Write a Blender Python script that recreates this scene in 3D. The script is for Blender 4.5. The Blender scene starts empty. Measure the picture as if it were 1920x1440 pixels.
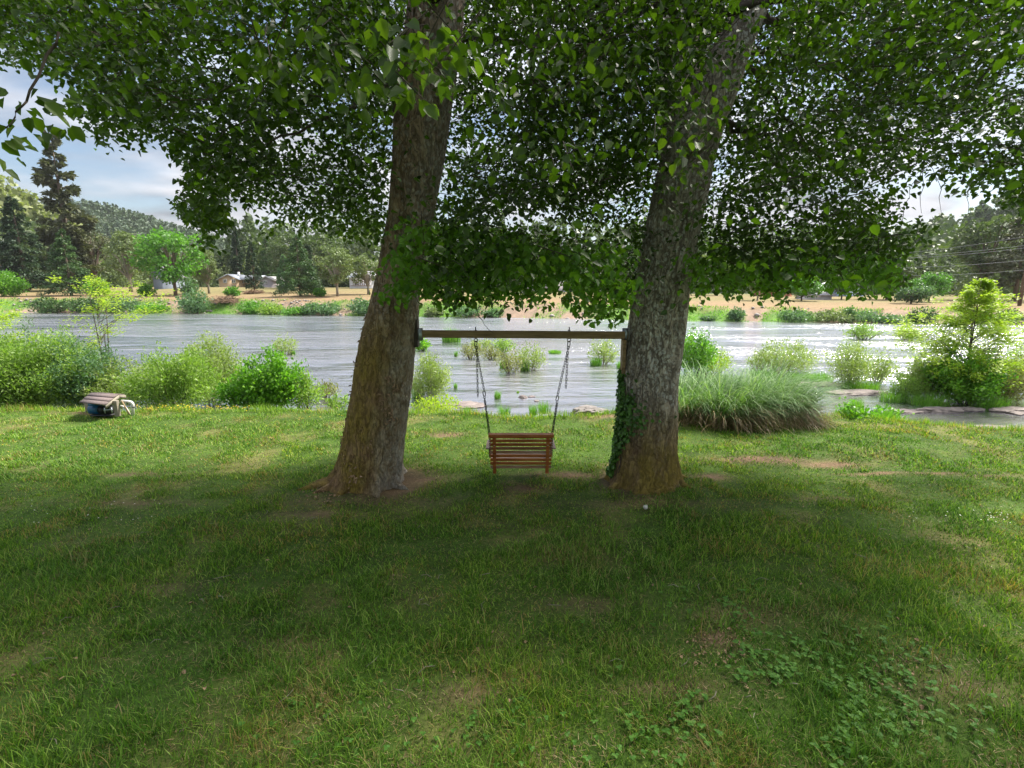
import bpy, math, random
import numpy as np
from mathutils import Vector, Matrix, noise as mnoise

# ------------------------------------------------------------------ camera, sky, sun
S = bpy.context.scene
COL = S.collection
CH = 3.7                        # eye height above the lawn
PITCH = math.radians(10.9)
FPX = 960.0
cam_d = bpy.data.cameras.new('camera'); cam = bpy.data.objects.new('camera', cam_d); COL.objects.link(cam)
cam_d.lens = 18.0; cam_d.sensor_width = 36.0; cam_d.clip_start = 0.05; cam_d.clip_end = 6000
cam.location = (0, 0, CH); cam.rotation_euler = (math.radians(90) - PITCH, 0, 0)
S.camera = cam
S.view_settings.view_transform = 'Standard'; S.view_settings.look = 'None'
S.view_settings.gamma = 1; S.view_settings.use_curve_mapping = False
S.view_settings.exposure = 2.25
SUN_EL, SUN_AZ = math.radians(52), math.radians(58)     # azimuth from +Y towards +X

W = bpy.data.worlds.new('World'); S.world = W; W.use_nodes = True
nt = W.node_tree; nt.nodes.clear()
def wn(t, **k):
    n = nt.nodes.new(t)
    for a, b in k.items(): setattr(n, a, b)
    return n
out = wn('ShaderNodeOutputWorld'); bg = wn('ShaderNodeBackground'); bg.inputs[1].default_value = 0.1
sky = wn('ShaderNodeTexSky', sky_type='NISHITA', sun_disc=False, sun_elevation=SUN_EL, sun_rotation=SUN_AZ, dust_density=1.2, air_density=1.0)
tc = wn('ShaderNodeTexCoord'); sep = wn('ShaderNodeSeparateXYZ'); nt.links.new(tc.outputs['Generated'], sep.inputs[0])
den = wn('ShaderNodeMath', operation='ADD'); den.inputs[1].default_value = 0.22
mx0 = wn('ShaderNodeMath', operation='MAXIMUM'); mx0.inputs[1].default_value = 0.0
nt.links.new(sep.outputs[2], mx0.inputs[0]); nt.links.new(mx0.outputs[0], den.inputs[0])
dx = wn('ShaderNodeMath', operation='DIVIDE'); dy = wn('ShaderNodeMath', operation='DIVIDE')
nt.links.new(sep.outputs[0], dx.inputs[0]); nt.links.new(den.outputs[0], dx.inputs[1])
nt.links.new(sep.outputs[1], dy.inputs[0]); nt.links.new(den.outputs[0], dy.inputs[1])
cmb = wn('ShaderNodeCombineXYZ'); nt.links.new(dx.outputs[0], cmb.inputs[0]); nt.links.new(dy.outputs[0], cmb.inputs[1])
n1 = wn('ShaderNodeTexNoise'); n1.inputs['Scale'].default_value = 1.15; n1.inputs['Detail'].default_value = 7; n1.inputs['Roughness'].default_value = 0.52
n1.inputs['Distortion'].default_value = 0.25
nt.links.new(cmb.outputs[0], n1.inputs['Vector'])
r1 = wn('ShaderNodeValToRGB'); r1.color_ramp.elements[0].position = 0.42; r1.color_ramp.elements[1].position = 0.55
nt.links.new(n1.outputs['Fac'], r1.inputs[0])
n2 = wn('ShaderNodeTexNoise'); n2.inputs['Scale'].default_value = 2.3; n2.inputs['Detail'].default_value = 5
nt.links.new(cmb.outputs[0], n2.inputs['Vector'])
r2 = wn('ShaderNodeValToRGB'); r2.color_ramp.elements[0].position = 0.38; r2.color_ramp.elements[1].position = 0.60
r2.color_ramp.elements[0].color = (0.20, 0.215, 0.245, 1); r2.color_ramp.elements[1].color = (0.48, 0.485, 0.515, 1)
nt.links.new(n2.outputs['Fac'], r2.inputs[0])
sc = wn('ShaderNodeVectorMath', operation='SCALE'); lum = wn('ShaderNodeMapRange'); lum.inputs[1].default_value = 0.0; lum.inputs[2].default_value = 1.0; lum.inputs[3].default_value = 2.6; lum.inputs[4].default_value = 13
nt.links.new(mx0.outputs[0], lum.inputs[0]); nt.links.new(lum.outputs[0], sc.inputs['Scale'])     # an overcast sky is brighter overhead
nt.links.new(r2.outputs[0], sc.inputs[0])
sk2 = wn('ShaderNodeVectorMath', operation='SCALE'); sk2.inputs['Scale'].default_value = 0.33
nt.links.new(sky.outputs[0], sk2.inputs[0])
mix = wn('ShaderNodeMixRGB'); nt.links.new(r1.outputs[0], mix.inputs[0]); nt.links.new(sk2.outputs[0], mix.inputs[1]); nt.links.new(sc.outputs[0], mix.inputs[2])
nt.links.new(mix.outputs[0], bg.inputs[0]); nt.links.new(bg.outputs[0], out.inputs[0])

sd = bpy.data.lights.new('sun', 'SUN'); sd.energy = 2.3; sd.angle = math.radians(11); sd.color = (1.0, 0.95, 0.86)
sun = bpy.data.objects.new('sun', sd); COL.objects.link(sun)
sv = Vector((math.sin(SUN_AZ) * math.cos(SUN_EL), math.cos(SUN_AZ) * math.cos(SUN_EL), math.sin(SUN_EL)))
sun.rotation_euler = (-sv).to_track_quat('-Z', 'Y').to_euler()
sun.location = (10, 20, 40)
S.cycles.max_bounces = 7; S.cycles.diffuse_bounces = 4; S.cycles.transmission_bounces = 4; S.cycles.transparent_max_bounces = 8

# ------------------------------------------------------------------ helpers
rng = np.random.default_rng(7)
random.seed(7)
cp, sp = math.cos(PITCH), math.sin(PITCH)
def ray(px, py):
    u = (px - 960) / FPX; v = (720 - py) / FPX
    return Vector((u, v * sp + cp, v * cp - sp))
def at_y(px, py, Y):
    d = ray(px, py); return Vector((0, 0, CH)) + d * (Y / d.y)
def at_z(px, py, z):
    d = ray(px, py); return Vector((0, 0, CH)) + d * ((z - CH) / d.z)
def proj(P):
    x, y, z = P[:, 0], P[:, 1], P[:, 2] - CH
    dep = y * cp - z * sp; up = y * sp + z * cp
    dep = np.where(dep < 0.05, np.nan, dep)
    return 960 + FPX * x / dep, 720 - FPX * up / dep, dep

def _hash(i, j, s):
    h = (i.astype(np.int64) * 374761393 + j.astype(np.int64) * 668265263 + s * 1442695041) & 0xffffffff
    h = ((h ^ (h >> 13)) * 1274126177) & 0xffffffff
    return ((h ^ (h >> 16)) & 0xffffff) / float(0xffffff)
def vnoise(x, y, s=0):
    i = np.floor(x); j = np.floor(y); fx = x - i; fy = y - j
    fx = fx * fx * (3 - 2 * fx); fy = fy * fy * (3 - 2 * fy)
    a = _hash(i, j, s); b = _hash(i + 1, j, s); c = _hash(i, j + 1, s); d = _hash(i + 1, j + 1, s)
    return (a * (1 - fx) + b * fx) * (1 - fy) + (c * (1 - fx) + d * fx) * fy
def fbm(x, y, s=0, o=4):
    x = np.asarray(x, float); y = np.asarray(y, float); t = 0; a = 0.5; n = 0
    for k in range(o):
        t = t + a * vnoise(x, y, s + k * 17); n += a; x = x * 2.03 + 7.1; y = y * 2.03 + 3.7; a *= 0.5
    return t / n
def sstep(a, b, x):
    t = np.clip((x - a) / (b - a), 0, 1); return t * t * (3 - 2 * t)

def link(name, me, m=None, parent=None):
    o = bpy.data.objects.new(name, me); COL.objects.link(o)
    if m is not None and me is not None: me.materials.append(m)
    if parent is not None: o.parent = parent
    return o
def tag(o, label=None, cat=None, group=None, kind=None):
    if label: o['label'] = label
    if cat: o['category'] = cat
    if group: o['group'] = group
    if kind: o['kind'] = kind
    return o
def empty(name, loc, label, cat, group=None):
    o = bpy.data.objects.new(name, None); COL.objects.link(o); o.location = loc; o.empty_display_size = 0.2
    return tag(o, label, cat, group)
class MB:
    """collects numpy pieces into one mesh"""
    def __init__(s): s.v = []; s.l = []; s.t = []; s.r = []; s.n = 0; s.smooth = False
    def add(s, V, F, rnd=0.5):
        V = np.asarray(V, float).reshape(-1, 3)
        s.v.append(V); F = [f for f in F]
        s.l.append(np.array([i for f in F for i in f], np.int64) + s.n); s.t.append(np.array([len(f) for f in F], np.int64))
        s.r.append(np.full(len(V), rnd) if np.isscalar(rnd) else np.asarray(rnd, float)); s.n += len(V)
    def addarr(s, V, L, T, rnd):
        s.v.append(V); s.l.append(L + s.n); s.t.append(T); s.r.append(rnd); s.n += len(V)
    def box(s, c, sz, R=None, rnd=None):
        c = Vector(c); hx, hy, hz = sz[0] / 2, sz[1] / 2, sz[2] / 2
        P = [Vector((a * hx, b * hy, d * hz)) for a in (-1, 1) for b in (-1, 1) for d in (-1, 1)]
        if R is not None: P = [R @ p for p in P]
        s.add([c + p for p in P], [(0, 1, 3, 2), (4, 6, 7, 5), (0, 4, 5, 1), (2, 3, 7, 6), (0, 2, 6, 4), (1, 5, 7, 3)], random.random() if rnd is None else rnd)
    def tube(s, pts, rad, n=8, cap=True, rnd=None):
        pts = [Vector(p) for p in pts]
        if not hasattr(rad, '__len__'): rad = [rad] * len(pts)
        V = []; up = Vector((0.31, 0.22, 0.92)).normalized()
        for k, p in enumerate(pts):
            d = (pts[min(k + 1, len(pts) - 1)] - pts[max(k - 1, 0)])
            if d.length < 1e-9: d = Vector((0, 0, 1))
            d.normalize(); a = d.cross(up)
            if a.length < 0.05: a = d.cross(Vector((1, 0, 0)))
            a.normalize(); b = d.cross(a)
            for q in range(n):
                th = 2 * math.pi * q / n; V.append(p + (a * math.cos(th) + b * math.sin(th)) * rad[k])
        F = []
        for k in range(len(pts) - 1):
            for q in range(n):
                F.append((k * n + q, k * n + (q + 1) % n, (k + 1) * n + (q + 1) % n, (k + 1) * n + q))
        if cap: F.append(tuple(range(n))[::-1]); F.append(tuple((len(pts) - 1) * n + q for q in range(n)))
        s.add(V, F, random.random() if rnd is None else rnd)
    def build(s, name, m, parent=None, smooth=False):
        me = bpy.data.meshes.new(name)
        V = np.concatenate(s.v); L = np.concatenate(s.l); T = np.concatenate(s.t)
        if parent is not None and parent.type == 'EMPTY' and parent.parent is None:
            V = V - np.array(parent.location)
        elif parent is not None:
            q = parent; off = Vector((0, 0, 0))
            while q is not None: off += q.location; q = q.parent
            V = V - np.array(off)
        me.vertices.add(len(V)); me.vertices.foreach_set('co', V.astype(np.float32).ravel())
        me.loops.add(len(L)); me.loops.foreach_set('vertex_index', L.astype(np.int32))
        me.polygons.add(len(T)); st = np.zeros(len(T), np.int32); st[1:] = np.cumsum(T)[:-1]
        me.polygons.foreach_set('loop_start', st)
        try: me.polygons.foreach_set('loop_total', T.astype(np.int32))
        except Exception: pass
        if smooth: me.polygons.foreach_set('use_smooth', np.ones(len(T), bool))
        me.update(calc_edges=True)
        a = me.attributes.new('rnd', 'FLOAT', 'POINT'); a.data.foreach_set('value', np.concatenate(s.r).astype(np.float32))
        return link(name, me, m, parent)

def unit(v): return v / np.maximum(np.linalg.norm(v, axis=-1, keepdims=True), 1e-9)
def leaves(mb, P, D, N, L, Wd, rnd, hexa=True, fold=0.25, droop=0.15):
    """leaf blades: P base points, D long axis, N normal, L length, Wd width (arrays)"""
    n = len(P)
    if n == 0: return
    D = unit(D); Sd = unit(np.cross(D, N)); Nn = np.cross(Sd, D)
    L = np.broadcast_to(L, (n,))[:, None]; Wd = np.broadcast_to(Wd, (n,))[:, None]
    if hexa:
        r1 = P + D * L * .28 + Sd * Wd * .46 + Nn * Wd * fold; l1 = P + D * L * .28 - Sd * Wd * .46 + Nn * Wd * fold
        r2 = P + D * L * .64 + Sd * Wd * .42 + Nn * Wd * fold * .6 - Nn * L * droop * .4; l2 = P + D * L * .64 - Sd * Wd * .42 + Nn * Wd * fold * .6 - Nn * L * droop * .4
        tip = P + D * L - Nn * L * droop
        V = np.stack([P, r1, r2, tip, l2, l1], 1).reshape(-1, 3)
        b = (np.arange(n) * 6)[:, None]
        Lp = (b + np.array([0, 1, 2, 3, 0, 3, 4, 5])).ravel(); T = np.full(2 * n, 4)
        mb.addarr(V, Lp, T, np.repeat(np.broadcast_to(rnd, (n,)), 6))
    else:
        r1 = P + D * L * .5 + Sd * Wd * .5 + Nn * Wd * fold * .5; l1 = P + D * L * .5 - Sd * Wd * .5 + Nn * Wd * fold * .5
        tip = P + D * L
        V = np.stack([P, r1, tip, l1], 1).reshape(-1, 3)
        b = (np.arange(n) * 4)[:, None]
        Lp = (b + np.array([0, 1, 2, 3])).ravel(); T = np.full(n, 4)
        mb.addarr(V, Lp, T, np.repeat(np.broadcast_to(rnd, (n,)), 4))
def blades(mb, P, H, Wd, lean, az, rnd, seg=2, curl=0.0):
    """grass blades rooted at P, height H, width Wd, tip leaning 'lean' metres towards azimuth az"""
    n = len(P)
    if n == 0: return
    H = np.broadcast_to(H, (n,)); Wd = np.broadcast_to(Wd, (n,)); lean = np.broadcast_to(lean, (n,))
    d = np.stack([np.cos(az), np.sin(az), 0 * az], 1); fa = az + rng.uniform(0.9, 2.2, n)
    s = np.stack([np.cos(fa), np.sin(fa), 0 * az], 1)
    rows = []
    for k in range(seg + 1):
        t = k / seg
        c = P + d * (lean * t ** 1.8)[:, None]; c = c + np.array([0, 0, 1.0]) * (H * (t - curl * t ** 3))[:, None]
        if k < seg:
            w = (Wd * (1 - t * .55) * .5)[:, None]; rows += [c - s * w, c + s * w]
        else: rows.append(c)
    m = len(rows); V = np.stack(rows, 1).reshape(-1, 3); b = (np.arange(n) * m)[:, None]
    idx = []; tt = []
    for k in range(seg - 1): idx += [2 * k, 2 * k + 1, 2 * k + 3, 2 * k + 2]; tt.append(4)
    idx += [2 * seg - 2, 2 * seg - 1, 2 * seg]; tt.append(3)
    mb.addarr(V, (b + np.array(idx)).ravel(), np.tile(tt, n), np.repeat(np.broadcast_to(rnd, (n,)), m))

# ------------------------------------------------------------------ materials
def newmat(name):
    m = bpy.data.materials.new(name); m.use_nodes = True; t = m.node_tree; t.nodes.clear()
    o = t.nodes.new('ShaderNodeOutputMaterial'); return m, t, o
def ramp(t, src, stops):
    r = t.nodes.new('ShaderNodeValToRGB'); e = r.color_ramp.elements
    while len(e) < len(stops): e.new(0.5)
    for k, (p, c) in enumerate(stops): e[k].position = p; e[k].color = (*c, 1) if len(c) == 3 else c
    t.links.new(src, r.inputs[0]); return r.outputs[0]
def tnoise(t, scale, detail=4, rough=0.55, vec=None, dist=0.0, stretch=None, coord='Object'):
    n = t.nodes.new('ShaderNodeTexNoise'); n.inputs['Scale'].default_value = scale; n.inputs['Detail'].default_value = detail
    n.inputs['Roughness'].default_value = rough; n.inputs['Distortion'].default_value = dist
    if vec is None:
        c = t.nodes.new('ShaderNodeTexCoord'); vec = c.outputs[coord]
    if stretch:
        mp = t.nodes.new('ShaderNodeMapping'); mp.inputs['Scale'].default_value = stretch; t.links.new(vec, mp.inputs[0]); vec = mp.outputs[0]
    t.links.new(vec, n.inputs['Vector']); return n.outputs['Fac']
def mixc(t, f, a, b, mode='MIX'):
    m = t.nodes.new('ShaderNodeMixRGB'); m.blend_type = mode
    for k, x in enumerate((f, a, b)):
        if isinstance(x, (tuple, list)): m.inputs[k].default_value = (*x, 1)
        elif isinstance(x, (int, float)): m.inputs[k].default_value = x
        else: t.links.new(x, m.inputs[k])
    return m.outputs[0]
def mth(t, op, a, b=None, c=None, clamp=False):
    m = t.nodes.new('ShaderNodeMath'); m.operation = op; m.use_clamp = clamp
    for k, x in enumerate((a, b, c)):
        if x is None: continue
        if isinstance(x, (int, float)): m.inputs[k].default_value = x
        else: t.links.new(x, m.inputs[k])
    return m.outputs[0]
def attr(t, name='rnd'):
    a = t.nodes.new('ShaderNodeAttribute'); a.attribute_name = name; return a
def bump(t, h, s=0.5, d=0.02):
    b = t.nodes.new('ShaderNodeBump'); b.inputs['Strength'].default_value = s; b.inputs['Distance'].default_value = d
    t.links.new(h, b.inputs['Height']); return b.outputs[0]
def princ(t, o, col, rough=0.7, normal=None, metal=0.0, spec=0.5):
    p = t.nodes.new('ShaderNodeBsdfPrincipled')
    if isinstance(col, (tuple, list)): p.inputs['Base Color'].default_value = (*col, 1)
    else: t.links.new(col, p.inputs['Base Color'])
    if isinstance(rough, (int, float)): p.inputs['Roughness'].default_value = rough
    else: t.links.new(rough, p.inputs['Roughness'])
    p.inputs['Metallic'].default_value = metal; p.inputs['Specular IOR Level'].default_value = spec
    if normal is not None: t.links.new(normal, p.inputs['Normal'])
    if o is not None: t.links.new(p.outputs[0], o.inputs[0])
    return p
def leafmat(name, stops, trans=0.35, gloss=0.5, patch=0.35, pscale=1.5, tgain=1.5, rough=0.5):
    m, t, o = newmat(name); a = attr(t)
    n = tnoise(t, pscale, 3)
    f = mth(t, 'ADD', mth(t, 'MULTIPLY', a.outputs['Fac'], 1 - patch), mth(t, 'MULTIPLY', n, patch))
    c = ramp(t, f, stops)
    p = princ(t, None, c, rough, spec=gloss)
    tr = t.nodes.new('ShaderNodeBsdfTranslucent')
    tcx = mixc(t, 1.0, c, (1.15 * tgain, 1.35 * tgain, 0.45 * tgain), 'MULTIPLY'); t.links.new(tcx, tr.inputs[0])
    mx = t.nodes.new('ShaderNodeMixShader'); mx.inputs[0].default_value = trans
    t.links.new(p.outputs[0], mx.inputs[1]); t.links.new(tr.outputs[0], mx.inputs[2]); t.links.new(mx.outputs[0], o.inputs[0])
    return m
def plain(name, col, rough=0.7, var=0.25, scale=8, metal=0.0, bs=0.0, stretch=None, spec=0.5):
    m, t, o = newmat(name); n = tnoise(t, scale, 5, stretch=stretch); a = attr(t)
    f = mth(t, 'ADD', mth(t, 'MULTIPLY', n, .7), mth(t, 'MULTIPLY', a.outputs['Fac'], .3))
    c = ramp(t, f, [(0.25, tuple(x * (1 - var) for x in col)), (0.75, tuple(min(1, x * (1 + var)) for x in col))])
    princ(t, o, c, rough, bump(t, n, bs, 0.01) if bs else None, metal, spec); return m

M = {}
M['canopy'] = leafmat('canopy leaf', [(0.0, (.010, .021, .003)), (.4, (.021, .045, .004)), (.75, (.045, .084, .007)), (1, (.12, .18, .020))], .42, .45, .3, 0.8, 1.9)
M['lit_tint'] = leafmat('fresh leaf', [(0.0, (.032, .08, .009)), (.5, (.065, .15, .013)), (1, (.14, .26, .028))], .4, .4, .3, 2, 1.7)  # canopy leaf made lighter: front light painted into the low sprays' colour
M['willow'] = leafmat('willow leaf', [(0.0, (.07, .14, .022)), (.5, (.165, .265, .045)), (1, (.34, .43, .12))], .35, .4, .35, .8)
M['pale'] = leafmat('pale willow leaf', [(0.0, (.10, .145, .035)), (.5, (.20, .26, .08)), (1, (.36, .40, .18))], .35, .4, .35, .8)
M['bright'] = leafmat('bright leaf', [(0.0, (.04, .13, .015)), (.5, (.10, .24, .02)), (1, (.24, .40, .04))], .35, .4, .35, 1.2)
M['yellow'] = leafmat('yellow green leaf', [(0.0, (.12, .20, .02)), (.5, (.25, .34, .03)), (1, (.44, .48, .06))], .4, .3, .3, .9)
M['brown'] = leafmat('olive brown leaf', [(0.0, (.08, .09, .03)), (.5, (.18, .19, .07)), (1, (.32, .30, .14))], .3, .3, .35, .8)
M['bluegreen'] = leafmat('grey green leaf', [(0.0, (.04, .085, .04)), (.5, (.09, .17, .08)), (1, (.19, .28, .15))], .25, .3, .4, .3)
M['reed'] = leafmat('reed blade', [(0.0, (.06, .15, .02)), (.6, (.13, .29, .035)), (1, (.28, .40, .08))], .35, .3, .3, 1)
M['fir'] = leafmat('fir needle', [(0.0, (.015, .033, .018)), (.5, (.032, .063, .028)), (1, (.075, .115, .05))], .1, .3, .35, .35)
M['firg'] = leafmat('green fir needle', [(0.0, (.025, .058, .02)), (.5, (.05, .105, .03)), (1, (.11, .18, .05))], .12, .3, .35, .35)
M['pine'] = leafmat('pine needle', [(0.0, (.05, .06, .03)), (.5, (.09, .10, .05)), (1, (.16, .17, .085))], .12, .3, .35, .35)
M['oak'] = leafmat('oak leaf', [(0.0, (.034, .055, .02)), (.5, (.066, .10, .036)), (1, (.14, .175, .072))], .2, .3, .45, .25)
M['olive'] = leafmat('olive leaf', [(0.0, (.07, .10, .04)), (.5, (.145, .19, .075)), (1, (.26, .30, .14))], .2, .3, .45, .25)
M['maple'] = leafmat('maple leaf', [(0.0, (.04, .11, .02)), (.5, (.085, .21, .03)), (1, (.17, .33, .05))], .3, .3, .45, .25)
M['gold'] = leafmat('pale hillside leaf', [(0.0, (.13, .15, .06)), (.5, (.22, .25, .10)), (1, (.36, .38, .18))], .2, .3, .45, .15)
M['forest'] = leafmat('haze tinted leaf', [(0.0, (.05, .08, .05)), (.5, (.085, .125, .075)), (1, (.15, .20, .12))], .1, .2, .6, .02)  # lightened and blued: distance haze painted into the leaf colour
M['ivy'] = leafmat('ivy leaf', [(0.0, (.03, .08, .012)), (.6, (.07, .17, .022)), (1, (.14, .30, .04))], .2, .6, .2, 3)
M['clover'] = leafmat('clover leaf', [(0.0, (.05, .13, .02)), (.6, (.09, .21, .035)), (1, (.14, .27, .05))], .25, .12, .2, 3)
M['sedge'] = leafmat('sedge blade', [(0.0, (.07, .15, .05)), (.5, (.15, .26, .09)), (1, (.36, .45, .26))], .25, .15, .25, 1)
M['sedgedry'] = leafmat('dry sedge blade', [(0.0, (.10, .07, .035)), (.5, (.26, .18, .09)), (1, (.50, .38, .22))], .2, .3, .25, 1)
M['dryleaf'] = plain('dry leaf', (.34, .22, .13), .8, .4, 30)
M['petal'] = plain('yellow petal', (.85, .60, .02), .5, .15, 30)
M['white'] = plain('white petal', (.75, .73, .68), .6, .15, 30)
M['bark'] = plain('twig bark', (.060, .045, .034), .9, .4, 12)
M['barkfar'] = plain('far trunk bark', (.13, .095, .07), .9, .3, 2)
M['barkgrey'] = plain('grey branch bark', (.25, .22, .17), .9, .3, 2)
M['steel'] = plain('galvanised steel', (.50, .55, .60), .45, .15, 20, .8)
M['chain'] = plain('dark chain iron', (.05, .048, .045), .5, .3, 60, .7)
M['pvc'] = plain('white pipe plastic', (.62, .61, .56), .45, .1, 9)
M['blue'] = plain('blue enamel', (.012, .09, .20), .4, .3, 14)
M['black'] = plain('black metal', (.02, .02, .022), .5, .3, 14)
M['shingle'] = plain('brown shingle', (.15, .115, .11), .95, .35, 30, bs=.4)
M['post'] = plain('weathered post', (.25, .22, .17), .9, .25, 12, stretch=(4, 4, .5))
M['rock'] = plain('river rock', (.27, .22, .20), .85, .45, 3.2, bs=.9)
M['rockgrey'] = plain('grey stone', (.26, .23, .21), .85, .4, 6, bs=.6)
M['brush'] = plain('dead brush', (.20, .13, .08), .95, .45, 4)
M['glass'] = plain('dark window glass', (.03, .035, .04), .12, .2, 2)
M['trim'] = plain('white trim', (.70, .70, .68), .6, .06, 5)

# ------------------------------------------------------------------ terrain
WZ = -0.9
_ex = np.array([-60, -15, -6, -1.5, 0, 2.2, 3.6, 5.2, 6.4, 7.5, 8.6, 10, 12, 14, 20, 60.])
_ey = np.array([15.5, 15.3, 15.2, 14.9, 14.5, 14.7, 15.2, 13.7, 13.2, 13.5, 14.8, 14.6, 13.6, 12.9, 12.4, 12.])
_sx = np.array([-400, -90, -50, -25, 0, 30, 60, 90, 400.])
_sy = np.array([96, 89, 85, 79, 73, 66, 60, 56, 40.])
def edgeY(x): return np.interp(x, _ex, _ey) + 0.35 * (fbm(x * .8, 0 * x + 3.3, 5, 3) - .5) * 2
def shoreY(x): return np.interp(x, _sx, _sy) + 2.2 * (fbm(x * .09, 0 * x + 9.3, 8, 4) - .5) * 2
def hgt(x, y):
    x = np.asarray(x, float); y = np.asarray(y, float)
    e = edgeY(x); s = shoreY(x)
    lawn = 0.07 * (fbm(x * .35, y * .35, 1, 3) - .5) * 2 + 0.05 * (fbm(x * 1.7, y * 1.7, 2, 3) - .5) * sstep(3, 7, y)
    lawn = lawn - 0.10 * np.exp(-((y - 9.3 - .12 * x) / .5) ** 2) * sstep(4.5, 6.5, x)
    bed = WZ - 0.45 + 0.30 * (fbm(x * .25, y * .25, 4, 3) - .5) * 2
    t = sstep(0, 1, (y - e + .3) / 1.7)
    z = lawn * (1 - t) + bed * t
    lf = sstep(-40, 50, x)
    top = 1.35 * (1 - lf) + 0.75 * lf
    slope = 0.036 * (1 - lf) + 0.010 * lf
    far = top + np.clip(y - s - 7, 0, 48) * slope + .25 * (fbm(x * .05, y * .05, 14, 3) - .5) * 2 * sstep(4, 20, y - s)
    bank = (y - s) / 7.0
    tb = sstep(-.15, 1, bank)
    rough = .5 * (fbm(x * .5, y * .5, 11, 4) - .5) * 2 * np.exp(-((bank - .5) / .45) ** 2)
    z = z * (1 - tb) + far * tb + rough
    # gravel bar in the shallows at the right
    return z
def H1(x, y): return float(hgt(np.array([x]), np.array([y]))[0])

gy = np.concatenate([np.linspace(-60, 0, 20)[:-1], np.arange(0, 17, .12), np.geomspace(17, 1500, 210)])
gs = np.linspace(-1, 1, 321)
GX = np.array([gs * max(26, yy * 1.7) for yy in gy]); GY = np.repeat(gy[:, None], len(gs), 1)
GZ = hgt(GX, GY)
nr, nc = GX.shape
gm = bpy.data.meshes.new('ground')
V = np.stack([GX, GY, GZ], 2).reshape(-1, 3)
ii, jj = np.meshgrid(np.arange(nr - 1), np.arange(nc - 1), indexing='ij'); q = (ii * nc + jj).ravel()
F = np.stack([q, q + 1, q + nc + 1, q + nc], 1)
mb = MB(); mb.addarr(V, F.ravel(), np.full(len(F), 4), np.full(len(V), .5))

DIRT = []      # (x, y, rx, ry, strength) bare or dry spots on the lawn
for px, py, rx, ry, s_ in [(985, 918, .45, .18, .8), (1430, 862, 1.1, .22, 1), (1560, 866, .9, .16, .8), (1640, 882, .8, .10, 1), (1760, 886, .8, .10, .9), (1860, 893, .6, .10, .7), (1330, 895, .35, .18, .9), (1560, 935, .6, .12, .6),
                           (800, 900, .5, .22, .8), (1060, 893, .8, .20, .8), (840, 815, .5, .2, .8), (265, 890, .9, .14, .6), (700, 940, 1.4, .30, .55), (1200, 945, 1.2, .2, .5), (175, 775, .8, .2, .9), (1130, 780, .8, .3, .8),
                           (1345, 1195, .22, .16, .9), (1380, 1150, .6, .2, .5), (1100, 1130, .6, .2, .4), (300, 1100, .5, .15, .5), (1240, 1290, .5, .14, .6), (260, 945, .9, .15, .5), (590, 965, .6, .1, .7), (1800, 1290, .5, .2, .5), (880, 1300, .4, .15, .5), (520, 1210, .6, .15, .45)]:
    p = at_z(px, py, 0); DIRT.append((p.x, p.y, rx, ry, s_))
def dirtf(x, y):
    t = np.zeros_like(x)
    wob = 1 + .9 * (fbm(x * 3, y * 3, 31, 3) - .5)
    for a, b, rx, ry, s_ in DIRT: t = np.maximum(t, s_ * np.exp(-(((x - a) / rx) ** 2 + ((y - b) / ry) ** 2) * wob))
    for a, b, r in ((-2.4, 9.2, 1.0), (2.35, 9.25, .85)): t = np.maximum(t, np.exp(-(((x - a) ** 2 + (y - b) ** 2) / r ** 2 * wob) ** 2) * .7)
    return t

def ground_cols(x, y):
    n1_ = fbm(x * .9, y * .9, 21, 4); n2_ = fbm(x * 4, y * 4, 22, 3)
    lawn = np.array([.055, .10, .015]) * (.6 + .8 * n2_[..., None]) * (1 - .0)
    dry = np.array([.24, .18, .085]) * (.7 + .6 * n2_[..., None])
    dirt = np.array([.17, .11, .07]) * (.5 + 1.0 * n2_[..., None])
    w = sstep(.52, .75, n1_)[..., None] * .45
    c = lawn * (1 - w) + dry * w
    d = np.clip(dirtf(x, y) * 1.3, 0, 1)[..., None]; c = c * (1 - d) + dirt * d
    e = edgeY(x); s = shoreY(x)
    bed = np.array([.10, .075, .045]) * (.6 + .8 * n2_[..., None])
    t = sstep(.3, 1.0, y - e)[..., None]; c = c * (1 - t) + bed * t
    nb = fbm(x * .22, y * .3, 41, 4); nb2 = fbm(x * 1.2, y * 1.2, 42, 3)[..., None]
    bankg = np.array([.10, .19, .035]) * (.6 + .8 * nb2); bankr = np.array([.26, .19, .14]) * (.4 + 1.2 * nb2)
    wb = sstep(.42, .56, nb)[..., None]; bc = bankg * wb + bankr * (1 - wb)
    b = (y - s); t = sstep(-1.2, .2, b)[..., None]; c = c * (1 - t) + bc * t
    mead = np.array([.235, .165, .092]) * (.8 + .4 * nb2); mg = np.array([.185, .165, .07]) * (.8 + .4 * nb2)
    wm = np.clip(sstep(14, 34, b) * .8 + .5 * (fbm(x * .03, y * .12, 43, 3) - .5) * 2, 0, 1)[..., None]
    mc = mead * (1 - wm) + mg * wm
    t = sstep(4.6, 6.8, b + 2.4 * (fbm(x * .3, y * .3, 44, 3) - .5))[..., None]; c = c * (1 - t) + mc * t
    fg = np.array([.07, .10, .04]); t = sstep(75, 110, b)[..., None]; c = c * (1 - t) + fg * t
    return c
gc = ground_cols(GX, GY).reshape(-1, 3)
m, t, o = newmat('ground'); a = attr(t, 'Col')
nf = tnoise(t, 14, 6, .65); nf2 = tnoise(t, 2.2, 4)
c = mixc(t, 1, a.outputs['Color'], ramp(t, nf, [(.25, (.55, .55, .55)), (.75, (1.4, 1.4, 1.4))]), 'MULTIPLY')
c = mixc(t, 1, c, ramp(t, nf2, [(.3, (.8, .85, .8)), (.7, (1.2, 1.12, 1.1))]), 'MULTIPLY')
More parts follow.
